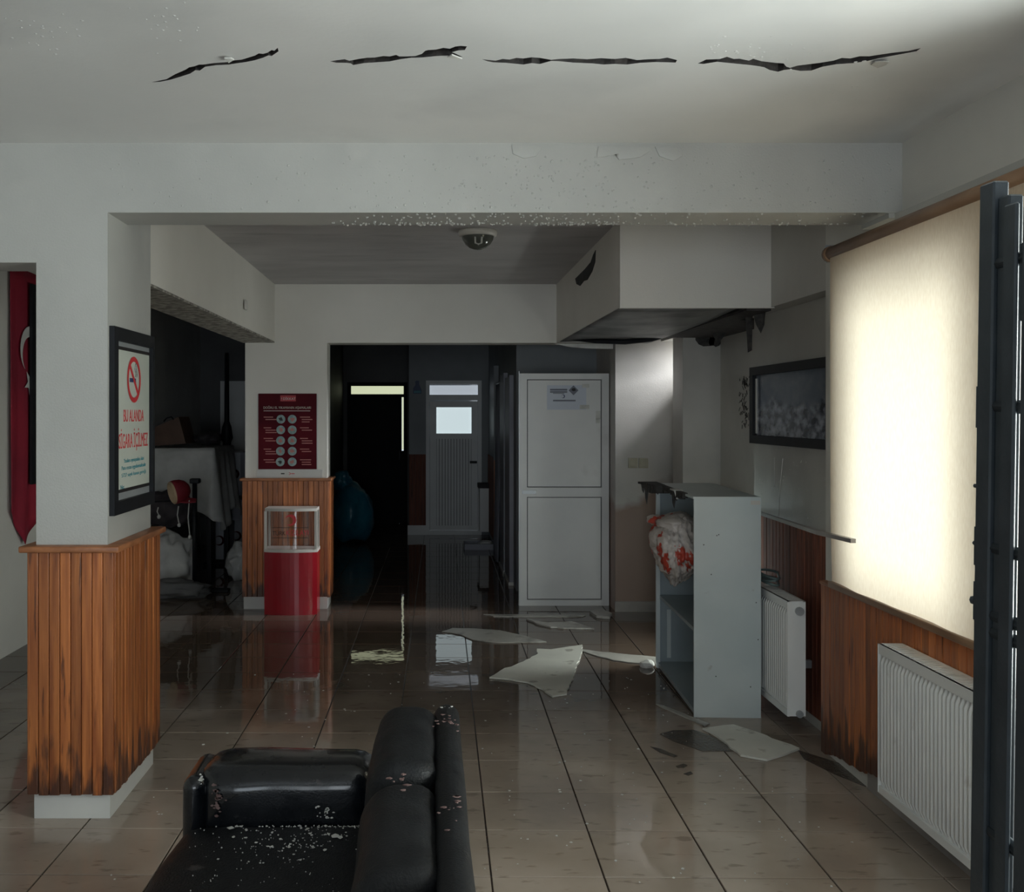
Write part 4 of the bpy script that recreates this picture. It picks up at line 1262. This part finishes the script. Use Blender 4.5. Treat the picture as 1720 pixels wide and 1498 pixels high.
# ------------------------------------------------------------------ dark metal grille gate
GX = 1.0
gt = thing('metal_grille_gate', 'dark grey metal grille gate standing open before the blind', 'gate', (GX, 1.859, 0))
G0 = 1.859
for nm, ya, yb, zt_, xa, xb in (('stile', -.046, 0.0, 2.05, -.014, .014), ('stile', -.080, -.046, 2.02, -.006, .02), ('stile', -.118, -.080, 2.0, -.016, -.008)):
    MB().cbox(GX + xa, GX + xb, G0 + ya, G0 + yb, 0.04, zt_, 0.003, 1).build(nm, M['gate'], gt)
for k in range(6):
    yc = G0 - 0.158 - 0.13 * k - (0.0 if k == 0 else .02)
    MB().cbox(GX - .014, GX + .004, yc - .02, yc + .025, 0.04, 1.99, 0.003, 1).build('bar', M['gate'], gt)
for z_ in (1.905, 1.655, 1.405, 1.285, 1.255, 0.9, 0.4, 0.08):
    MB().tube([(GX, G0 - .04, z_), (GX, G0 - 0.88, z_)], 0.0115, 8).build('rung', M['gate'], gt)
for z0, z1 in ((1.615, 1.69), (1.365, 1.435), (1.265, 1.335)):
    MB().box(GX - .008, GX + .008, G0, G0 + .012, z0, z1).build('hinge_plate', M['gate'], gt)
MB().box(GX - .008, GX + .008, G0 - .13, G0 - .118, 1.80, 1.93).build('hinge_plate', M['gate'], gt)
for z_ in (1.508, 1.403, 1.298):
    MB().tube([(GX, G0, z_), (GX, G0 + .026, z_)], 0.004, 6).build('pin', M['gate'], gt)
MB().lathe((GX, G0 + .022, 1.298), [(0.001, -.008), (.007, -.006), (.009, 0), (.007, .006), (.001, .008)], 10).build('knob', M['gate'], gt)
gt.rotation_euler = (math.radians(1.5), 0, 0)

# ------------------------------------------------------------------ sofa
sf = thing('leather_sofa', 'black leather three seat sofa sprinkled with fallen plaster', 'sofa', (-0.32, 2.2, 0))
SY0, SY1 = 1.12, 3.22


def pillow(name, x0, x1, y0, y1, z0, z1, r, mat_, seg=4, wob=0.006, lean=0.0):
    bm = bmesh.new()
    bmesh.ops.create_cube(bm, size=1)
    bmesh.ops.scale(bm, vec=(x1 - x0, y1 - y0, z1 - z0), verts=bm.verts)
    bmesh.ops.bevel(bm, geom=list(bm.edges), offset=r, segments=seg, profile=0.5, affect='EDGES')
    bmesh.ops.subdivide_edges(bm, edges=[e for e in bm.edges if e.calc_length() > 0.1], cuts=5, use_grid_fill=True)
    for v in bm.verts:
        k = v.co.copy()
        v.co += (noise.noise_vector(k * 6 + Vector((x0 * 9, y0 * 3, 0)))) * wob
        v.co.x += lean * (v.co.z)
    bmesh.ops.translate(bm, vec=((x0 + x1) / 2, (y0 + y1) / 2, (z0 + z1) / 2), verts=bm.verts)
    return MB().bm(bm, True).build(name, mat_, sf)


pillow('base', -0.70, 0.06, SY0 + .05, SY1 - .04, 0.05, 0.27, 0.03, M['leather_matte'])
pillow('seat', -0.74, -0.12, SY0 + .24, 3.00, 0.26, 0.43, 0.06, M['leather_matte'], wob=0.010)
pillow('armrest', -0.70, -0.16, 2.97, SY1, 0.08, 0.592, 0.075, M['leather'], wob=0.006)
pillow('arm_front', -0.735, -0.66, 2.965, SY1 - .01, 0.07, 0.565, 0.036, M['leather'], wob=0.003)
pillow('armrest', -0.70, -0.16, SY0, SY0 + .24, 0.08, 0.605, 0.075, M['leather'], wob=0.006)
for k, (ya, yb, zz) in enumerate(((2.385, 2.955, 0.80), (1.855, 2.38, 0.785), (1.33, 1.85, 0.775))):
    pillow('back_cushion', -0.17, 0.002, ya, yb, 0.40, zz, 0.066, M['leather_matte'], seg=5, wob=0.010, lean=0.13)
pillow('backrest', 0.012, 0.085, SY0 + .05, 2.99, 0.07, 0.785, 0.034, M['leather_matte'], seg=4, wob=0.005)
for x_, y_ in ((-.64, 1.25), (-.64, 3.1), (.0, 1.25), (.0, 3.1)):
    MB().box(x_ - .025, x_ + .025, y_ - .025, y_ + .025, 0, 0.06).build('foot', M['black'], sf)
fk = MB()


def chip(mb, p, s):
    a0 = random.uniform(0, 6.28)
    n_ = random.randint(3, 5)
    pts = [Vector((p[0] + s * random.uniform(.5, 1) * math.cos(a0 + 2 * PI * k / n_), p[1] + s * random.uniform(.5, 1) * math.sin(a0 + 2 * PI * k / n_), p[2])) for k in range(n_)]
    mb.prism(pts, (0, 0, random.uniform(.001, .003)))


for k in range(460):
    t = random.random()
    if t < 0.75:
        x, y = random.gauss(-0.32, 0.12), min(2.95, random.gauss(2.86, 0.10))
        s = random.choice([.0015, .002, .002, .0025, .003, .004, .006])
    else:
        x, y = random.uniform(-0.68, -0.2), random.uniform(2.45, 2.95)
        s = random.choice([.001, .0015, .002])
    if x < -0.69 or x > -0.2:
        continue
    chip(fk, (x, y, 0.428 + random.uniform(0, .004)), s)
for p, s in (((-.58, 2.93, .434), .013), ((-.55, 2.94, .434), .009), ((-.27, 2.87, .435), .016), ((-.255, 2.86, .436), .012), ((-.44, 2.80, .435), .010), ((-.29, 2.78, .435), .009), ((-.35, 2.72, .434), .008)):
    chip(fk, p, s)
tag(fk.build('plaster_crumbs', M['flake']), 'white plaster crumbs scattered over the black sofa seat', 'plaster crumbs', kind='stuff')
# scuffs where the leather has worn through
def scuffs(m_, spots):
    q = MB()
    for (p, ux, uy, ru, rv, n_) in spots:
        p, ux, uy = Vector(p), Vector(ux), Vector(uy)
        nn = ux.cross(uy)
        for k in range(n_):
            c_ = p + ux * random.gauss(0, ru * .5) + uy * random.gauss(0, rv * .5)
            r_ = random.uniform(.002, .008)
            m2 = random.randint(4, 6)
            q.prism([c_ + ux * r_ * random.uniform(.5, 1.6) * math.cos(2 * PI * a_ / m2) + uy * r_ * random.uniform(.4, 1) * math.sin(2 * PI * a_ / m2) for a_ in range(m2)], nn * 0.002)
    o = q.build('scuff_marks', m_, sf)
    o['kind'] = 'stuff'


scuffs(M['scuff'], [((0.048, 2.80, 0.7835), (1, 0, 0), (0, 1, 0), .03, .07, 26), ((0.05, 2.2, 0.7835), (1, 0, 0), (0, 1, 0), .02, .10, 12), ((-0.63, 2.966, 0.50), (1, 0, 0), (0, 0, 1), .03, .05, 20), ((-0.07, 2.35, 0.782), (1, 0, 0), (0, 1, 0), .03, .05, 8)])
scuffs(M['flake'], [((-0.31, 2.966, 0.47), (1, 0, 0), (0, 0, 1), .03, .025, 14), ((-0.68, 2.985, 0.557), (1, 0, 0), (0, .9, .4), .012, .02, 8), ((0.05, 2.93, 0.783), (1, 0, 0), (0, 1, 0), .012, .02, 5)])

# ------------------------------------------------------------------ things on the floor
def slab_piece(label, pts, m_, t=0.010, lift=0.0, tilt=0.0, cat='plasterboard'):
    pl = [PZ(x, y, 0.0) for x, y in pts]
    out_ = []
    for i, p in enumerate(pl):                          # ragged edges
        a_, b2 = p, pl[(i + 1) % len(pl)]
        n_ = max(1, int((b2 - a_).length / 0.05))
        for k in range(n_):
            q_ = a_.lerp(b2, k / n_)
            j = 0 if k == 0 else 0.008
            out_.append(Vector((q_.x + random.uniform(-j, j), q_.y + random.uniform(-j, j), 0.0015 + lift)))
    return tag(MB().prism(out_, (0, 0, t)).build('plasterboard_piece', m_), label, cat, 'fallen plasterboard pieces')


slab_piece('largest fallen plasterboard piece lying in the middle of the floor', [(822, 1140), (842, 1128), (872, 1116), (904, 1100), (902, 1092), (925, 1093), (978, 1085), (976, 1100), (964, 1135), (952, 1168), (928, 1172), (912, 1160), (886, 1148), (856, 1143)], M['board'])
slab_piece('pale cracked plasterboard piece in front of the metal cabinet', [(1180, 1226), (1232, 1220), (1270, 1232), (1343, 1260), (1318, 1270), (1288, 1279), (1244, 1271), (1226, 1258), (1205, 1240)], M['board'])
slab_piece('long pointed plasterboard piece behind the largest one', [(742, 1062), (760, 1056), (800, 1057), (840, 1060), (880, 1069), (918, 1079), (880, 1080), (828, 1080), (796, 1076), (770, 1066)], M['board_dirty'], 0.006)
slab_piece('soaked plasterboard strip lying beside the cabinet corner', [(975, 1092), (1000, 1095), (1050, 1100), (1104, 1105), (1104, 1117), (1070, 1115), (1030, 1110), (995, 1100)], M['board_dirty'], 0.006)
slab_piece('curled soaked scrap before the loose white door', [(884, 1041), (920, 1048), (960, 1046), (998, 1058), (960, 1057), (925, 1055), (900, 1049)], M['board_dirty'], 0.012)
slab_piece('thin scrap lying along the foot of the loose door', [(812, 1033), (850, 1033), (900, 1033), (950, 1034), (984, 1034), (970, 1037), (900, 1037), (830, 1036)], M['board_dirty'], 0.006)
slab_piece('narrow strip of board by the cabinet foot', [(1102, 1184), (1112, 1186), (1192, 1217), (1184, 1221), (1150, 1206)], M['board_dirty'], 0.006)
slab_piece('broken pale scrap near the corner of the damp wall', [(990, 1030), (1012, 1027), (1028, 1034), (1024, 1040), (1002, 1038)], M['board_dirty'], 0.02)
bm = bmesh.new()
bmesh.ops.create_icosphere(bm, subdivisions=2, radius=1)
for v in bm.verts:
    f = 1 + 0.3 * noise.noise(v.co * 2.1)
    v.co = Vector((v.co.x * .05 * f, v.co.y * .04 * f, max(-0.4, v.co.z) * .035 * f))
c = PZ(1087, 1120, 0)
bmesh.ops.translate(bm, vec=(c.x, c.y, 0.0145), verts=bm.verts)
tag(MB().bm(bm).build('plaster_lump', M['flake']), 'small white plaster lump beside the cabinet', 'plaster lump')
md = MB()
for pts in ([(1108, 1233), (1130, 1227), (1165, 1226), (1195, 1236), (1222, 1252), (1236, 1262), (1215, 1262), (1180, 1262), (1150, 1252), (1130, 1245)], [(1092, 1254), (1110, 1258), (1138, 1270), (1132, 1272), (1108, 1264)], [(1135, 1287), (1148, 1283), (1155, 1286), (1148, 1290), (1138, 1290)], [(1148, 1300), (1160, 1296), (1164, 1300), (1156, 1303)], [(1340, 1260), (1420, 1285), (1462, 1310), (1455, 1322), (1400, 1300), (1350, 1275)]):
    md.prism([PZ(x, y, 0) + Vector((0, 0, .0005)) for x, y in pts], (0, 0, .0015))
tag(md.build('mud_patches', M['mud']), 'dark muddy patches on the tiles by the cabinet', 'mud', kind='stuff')
cr = MB()
for k in range(240):
    y = random.uniform(3.45, 6.4)
    x = random.uniform(-1.2, 1.7)
    if -0.8 < x < 0.12 and y < 3.3:
        continue
    chip(cr, (x, y, 0.0008), random.choice([.003, .004, .004, .006, .008]))
tag(cr.build('floor_crumbs', M['flake']), 'tiny plaster crumbs scattered over the wet tiles', 'plaster crumbs', kind='stuff')

# ------------------------------------------------------------------ flag and black framed board on the left wall
XG = -2.862
fg = thing('hanging_flag', 'long crimson flag with white crescent and star on the wall', 'flag', (XG, 7.14, 0.72))


def flagf(u, v):
    y = 6.83 + 0.62 * u
    zb = 0.975 - 0.255 * (u / 0.38) if u < 0.38 else 0.72 + 0.25 * (u - 0.38) / 0.62
    z = zb + (2.62 + 0.03 * math.sin(3 * u) - zb) * v
    return Vector((XG + 0.012 + 0.009 * math.sin(y * 26 + 0.7 * math.sin(z * 3)) * (1.15 - v), y, z))


solidify(MB().grid(flagf, 40, 24).build('cloth', M['flag'], fg), 0.002)
pts, d = flat(crescent_pts(0.165, ang=-PI / 2, gap=0.2, inner=0.8), (XG + 0.026, 7.135, 2.094), (0, 1, 0), (0, 0, 1), 0.002)
MB().prism(pts, d).build('crescent', M['plinth'], fg)
pts, d = flat(star_pts(0.10, -PI / 2), (XG + 0.026, 7.135, 1.855), (0, 1, 0), (0, 0, 1), 0.002)
MB().prism(pts, d).build('star', M['plinth'], fg)
bf = thing('framed_board', 'tall black framed board hanging beside the flag', 'framed board', (-2.80, 7.3, 1.14))
q = MB()
ya, yb, za, zb = 7.12, 7.62, 1.14, 2.56
for a0, a1, z0, z1 in ((ya, yb, za, za + .05), (ya, yb, zb - .05, zb), (ya, ya + .05, za + .05, zb - .05), (yb - .05, yb, za + .05, zb - .05)):
    q.box(-2.832, -2.812, a0, a1, z0, z1)
q.build('frame', M['black'], bf)
MB().box(-2.83, -2.82, ya + .04, yb - .04, za + .04, zb - .04).build('panel', M['black_print'], bf)
MB().box(-2.87, -2.832, yb - .12, yb - .02, zb - .3, zb - .2).build('hanger', M['black'], bf)

# ------------------------------------------------------------------ storage room
def crumple(name, m_, c, s, seed, parent=None, amp=0.25, freq=1.8, sub=4):
    bm = bmesh.new()
    bmesh.ops.create_icosphere(bm, subdivisions=sub, radius=1)
    for v in bm.verts:
        p = v.co.copy()
        f = 1 + amp * noise.noise(p * freq + Vector((seed, seed * .7, 0))) + amp * .4 * noise.noise(p * freq * 3.1 + Vector((seed, 0, 0)))
        v.co = Vector((p.x * s[0] * f, p.y * s[1] * f, max(p.z, -0.85) * s[2] * f))
    bmesh.ops.translate(bm, vec=c, verts=bm.verts)
    return MB().bm(bm, True).build(name, m_, parent)


# draped table
dt = thing('draped_table', 'storage table covered with a dusty white sheet', 'table', (-2.45, 10.25, 0))
for x_ in (-2.80, -2.16):
    for y_ in (9.85, 10.7):
        MB().box(x_ - .02, x_ + .02, y_ - .02, y_ + .02, 0, 1.26).build('leg', M['black'], dt)
MB().box(-2.83, -2.12, 9.8, 10.75, 1.26, 1.29).build('tabletop', M['brown'], dt)


def drape(u, v):
    # u along x then round the right-hand corner, v down
    per = 0.74 + 0.95
    s = u * per
    z = 1.305 - 0.72 * v * (1 + 0.15 * math.sin(7 * s + 1)) * (0.55 if s < 0.18 else 1)
    w_ = 0.045 * v * math.sin(s * 19 + 2 * math.sin(s * 5))
    if s < 0.74:
        return Vector((-2.83 + s, 9.79 - 0.04 * v - w_, z))
    return Vector((-2.10 + 0.05 * v + w_, 9.79 + (s - 0.74), z))


q = MB().grid(drape, 60, 16)
q.grid(lambda u, v: Vector((-2.83 + 0.73 * u, 9.79 + 0.95 * v, 1.302 + 0.008 * noise.noise(Vector((u * 6, v * 6, 0))))), 12, 12)
solidify(tag(q.build('dust_sheet', M['sheet']), 'dusty white sheet draped over the storage table', 'sheet'), 0.004)
bgx = thing('brown_case', 'brown case tilted on top of the white draped table', 'case', (-2.62, 10.1, 1.31))
MB().prism([P(258, 718, 10.0), P(300, 700, 10.0), P(312, 745, 10.0), P(258, 749, 10.0)], (0.02, 0.35, 0)).build('body', M['brown'], bgx)
MB().tube([P(275, 708, 9.995), P(280, 702, 9.99), P(288, 700, 9.99), P(292, 705, 9.995)], 0.006, 6).build('handle', M['black'], bgx)
tag(crumple('dark_bundle', M['dark_cloth'], (-2.27, 10.3, 1.39), (0.13, 0.2, 0.07), 4.4), 'dark cloth bundle lying on the draped table', 'bundle')
# cap with cream lining
cp = thing('lined_cap', 'crimson cap with cream lining hung on the short black stand', 'cap', P(300, 840, 9.2))
c0 = P(296, 826, 9.2)
rt = Vector((0, 0, 1)).rotation_difference(Vector((0.80, 0.50, 0.22)).normalized()).to_matrix()
crn = MB().lathe((0, 0, 0), [(0.105, -.03), (0.108, 0.0), (0.100, .05), (0.08, .09), (0.045, .118), (0.001, .125)], 22)
crn.v = [rt @ v + c0 for v in crn.v]
solidify(crn.build('crown', M['cap_red'], cp), 0.005)
lin = MB().lathe((0, 0, 0), [(0.104, -.03), (0.106, -.042), (0.095, -.05), (0.085, -.04), (0.06, -.03), (0.03, -.022), (0.001, -.02)], 22)
lin.v = [rt @ v + c0 for v in lin.v]
lin.build('lining', M['cream'], cp)
MB().prism([c0 + Vector((0.03, -.05, -.095)), c0 + Vector((0.10, -.06, -.10)), c0 + Vector((.19, -.04, -.095)), c0 + Vector((.18, .02, -.07)), c0 + Vector((.08, .03, -.06))], (0, 0, .008)).build('brim', M['cap_red'], cp)
for k, (xa, ya, yb) in enumerate(((300, 850, 880), (318, 840, 900), (266, 852, 866))):
    q = MB().tube([P(xa, ya, 9.16), P(xa - 2, (ya + yb) / 2, 9.16), P(xa + 1, yb, 9.16)], 0.006, 5)
    q.lathe(P(xa + 1, yb, 9.16), [(.001, -.03), (.014, -.025), (.018, -.008), (.01, .006), (.001, .01)], 8)
    q.build('drawstring', M['sheet'], cp)
# dark stand carrying the cap
sd = thing('coat_stand', 'short black stand with flat foot below the crimson cap', 'stand', (ppx(327, 9.27), 9.27, 0))
bx_ = ppx(327, 9.27)
MB().tube([(bx_, 9.27, 0.03), (bx_, 9.27, 1.02)], 0.022, 8).build('pole', M['black'], sd)
MB().cbox(bx_ - .30, bx_ + .32, 9.22, 9.32, 0, 0.03, .006, 1).build('foot', M['black'], sd)
MB().cbox(bx_ - .04, bx_ + .05, 9.23, 9.31, 1.0, 1.045, .008, 1).build('head', M['black'], sd)
MB().tube([(bx_ - .40, 9.28, 0.83), (bx_, 9.28, 0.845)], 0.008, 6).build('arm', M['black'], sd)
st2 = thing('clothes_rail', 'tall black rail post beside the white cartons', 'stand', (ppx(381, 10.9), 10.9, 0))
bx_ = ppx(381, 10.9)
MB().tube([(bx_, 10.9, 0.03), (bx_, 10.9, 1.35), (bx_, 10.9, 2.3)], [0.03, 0.03, 0.022], 8).build('post', M['black'], st2)
MB().cbox(bx_ - .25, bx_ + .22, 10.85, 10.95, 0, .03, .006, 1).build('foot', M['black'], st2)
MB().lathe((bx_, 10.9, 1.28), [(.02, -.2), (.04, -.18), (.045, 0.05), (.065, .1), (.05, .22), (.02, .3)], 10).build('collar', M['black'], st2)
# cartons
for k, (xa, xb, ya, yb, yy, lab) in enumerate((
        (353, 382, 762, 838, 10.95, 'upper white carton beside the draped sheet'),
        (384, 420, 760, 832, 11.25, 'upper white carton half hidden by the wooden pillar'),
        (362, 386, 876, 944, 11.2, 'lower white carton behind the black rail post'),
        (389, 420, 868, 932, 11.55, 'lower white carton half hidden by the wooden pillar'))):
    yy2 = yy + .27
    x0_, x1_, z0_, z1_ = ppx(xa, yy), ppx(xb, yy), ppz(yb, yy), ppz(ya, yy)
    if k >= 2:
        z0_ = 0.02
    t = thing('white_carton', lab, 'carton', ((x0_ + x1_) / 2, yy + .2, z0_), 'white cartons in the storage room')
    MB().box(x0_, x1_, yy, yy2, z0_, z1_).build('box', M['carton'], t)
    MB().box(x0_ + (x1_ - x0_) * .55, x0_ + (x1_ - x0_) * .95, yy - .003, yy, z0_, z1_).build('grey_band', M['panel_grey'], t)
    pts, d = flat(crescent_pts(0.055, ang=PI), (x0_ + (x1_ - x0_) * .28, yy - .003, (z0_ + z1_) / 2), (1, 0, 0), (0, 0, 1), 0.002)
    MB().prism(pts, d).build('crescent_mark', M['poster'], t)
dk = thing('dark_shelf', 'low dark shelf between the two rows of cartons', 'shelf', (-2.2, 11.3, 0))
MB().box(ppx(352, 10.95), -1.95, 10.95, 11.75, ppz(870, 11.2), ppz(839, 11.0)).build('board', M['panel_grey'], dk)
for x_ in (ppx(352, 10.95) + .03, -1.98):
    for y_ in (11.0, 11.7):
        MB().box(x_ - .02, x_ + .02, y_ - .02, y_ + .02, 0, ppz(870, 11.2)).build('leg', M['black'], dk)
tag(crumple('dark_bag', M['dark_cloth'], (-2.5, 9.52, 0.745), (0.25, 0.14, 0.18), 2.2), 'dark soft bag lying on the crumpled plastic before the draped sheet', 'bag')
tag(crumple('crumpled_sheet', M['sheet'], (-2.47, 9.55, 0.23), (0.25, 0.13, 0.27), 9.1, amp=.3, freq=2.5), 'crumpled pale plastic sheet on the storage floor', 'sheet')
tag(crumple('crumpled_sheet', M['sheet'], (-1.86, 10.0, 0.16), (0.15, 0.16, 0.19), 5.7, amp=.4, freq=2.5), 'small crumpled pale sheet behind the short black stand', 'sheet')
tag(crumple('crumpled_sheet', M['store_wall'], (-2.3, 9.0, 0.07), (0.34, 0.12, 0.09), 3.3, amp=.35, freq=2.2), 'low grey heap of sheeting on the storage floor', 'sheet')

# ------------------------------------------------------------------ corridor things
bs = thing('blue_sack', 'big blue plastic sack slumped in the dark corridor', 'sack', (-1.0, 12.8, 0))
bm = bmesh.new()
bmesh.ops.create_icosphere(bm, subdivisions=4, radius=1)
for v in bm.verts:
    p = v.co.copy()
    f = 1 + 0.15 * noise.noise(p * 1.7 + Vector((1.2, 0, 0))) + 0.07 * noise.noise(p * 5)
    v.co = Vector((p.x * 0.27 * f, p.y * 0.32 * f, max(-.8, p.z) * 0.40 * f))
bmesh.ops.translate(bm, vec=(-0.985, 12.85, 0.36), verts=bm.verts)
MB().bm(bm, True).build('body', M['bag_blue'], bs)
crumple('tied_neck', M['bag_blue'], (-1.12, 12.85, 0.78), (0.12, 0.12, 0.14), 8.8, bs, .3)
Y = 13.645
wcs = thing('toilet_sign', 'small dark figure sign on the wall between the two doors', 'sign', (ppx(700.5, Y), Y, ppz(661, Y)))
q = MB()
q.prism([P(x, y, Y) for x, y in [(694, 661), (694, 652), (697, 648), (698, 644), (697, 641), (700, 639), (704, 640), (704, 645), (706, 650), (708, 655), (708, 661)]], (0, -.006, 0))
q.build('figure', M['navy_print'], wcs)
MB().box(ppx(695, Y), ppx(707, Y), Y - .010, Y - .006, ppz(660, Y), ppz(656, Y)).build('plate', M['teal_print'], wcs)
# radiator by the far door
x0_, x1_ = ppx(806, 13.3), ppx(821, 13.3)
t = thing('corridor_radiator', 'narrow pale radiator end beside the far door', 'radiator', ((x0_ + x1_) / 2, 13.4, 0.08))
MB().box(x0_, x1_, 13.3, 13.304, 0.08, ppz(820, 13.3)).build('side_panel', M['door_grey'], t)
MB().box(x0_, x0_ + .02, 13.304, 13.6, 0.09, ppz(821, 13.3)).build('front_panel', M['door_grey'], t)
MB().box(x1_ - .02, x1_, 13.304, 13.6, 0.09, ppz(821, 13.3)).build('rear_panel', M['door_grey'], t)
MB().box(x0_ - .02, x1_ + .02, 13.28, 13.62, ppz(820, 13.3), ppz(813, 13.3)).build('top_shelf', M['dark_cloth'], t)
# two grey panels and a cloth along the corridor's wall
for lab, pxl, yy, top in (('grey upright panel nearest the loose white door', 861, 9.62, 2.0), ('grey upright panel between the loose door and the grey cloth', 851, 10.34, 2.05)):
    x_ = ppx(pxl - 1.5, yy)
    t = thing('partition_panel', lab, 'panel', (x_, yy, 0), 'grey upright panels in the corridor')
    MB().box(x_ - .018, x_ + .008, yy, yy + .62, 0.03, top).build('board', M['panel_grey'], t)
    MB().box(x_ - .022, x_ + .032, yy - .006, yy - .0005, 0.03, top + .01).build('edge', M['panel_grey'], t)
    MB().box(x_ - .03, x_ + .04, yy - .01, yy + .63, 0, 0.03).build('foot', M['plinth'], t)


def gcloth(u, v):
    y = 10.95 + 0.60 * u
    z = 0.02 + 1.95 * v
    return Vector((0.772 - 0.035 * (1 - v) + 0.014 * math.sin(u * 22 + v), y, z))


gc = thing('grey_cloth', 'grey cloth hanging along the corridor wall to the floor', 'cloth', (0.77, 11.25, 0.02))
solidify(MB().grid(gcloth, 30, 14).build('fabric', M['panel_grey'], gc), 0.003)
MB().tube([(0.772, 10.9, 1.985), (0.772, 11.6, 1.985)], 0.012, 8).build('rod', M['silver'], gc)
# low dark tray by the far radiator
Yt = 12.3
t = thing('floor_tray', 'low dark tray on the wet floor beside the corridor wall', 'tray', (ppx(807, Yt), Yt, 0))
frame_rect_ = MB().box(ppx(781, Yt), ppx(833, Yt), Yt - .15, Yt + .15, 0.0, 0.012)
frame_rect_.build('base', M['black'], t)
q = MB()
q.box(ppx(781, Yt), ppx(833, Yt), Yt - .17, Yt - .15, 0, 0.07).box(ppx(781, Yt), ppx(833, Yt), Yt + .15, Yt + .17, 0, 0.07).box(ppx(781, Yt) - .01, ppx(781, Yt), Yt - .17, Yt + .17, 0, .07).box(ppx(833, Yt), ppx(833, Yt) + .01, Yt - .17, Yt + .17, 0, .07)
q.build('rim', M['panel_grey'], t)
tag(crumple('white_rag', M['sheet'], (ppx(815, 12.3), 12.3, 0.05), (0.09, 0.08, 0.045), 6.6), 'small white rag lying in the dark tray', 'rag')
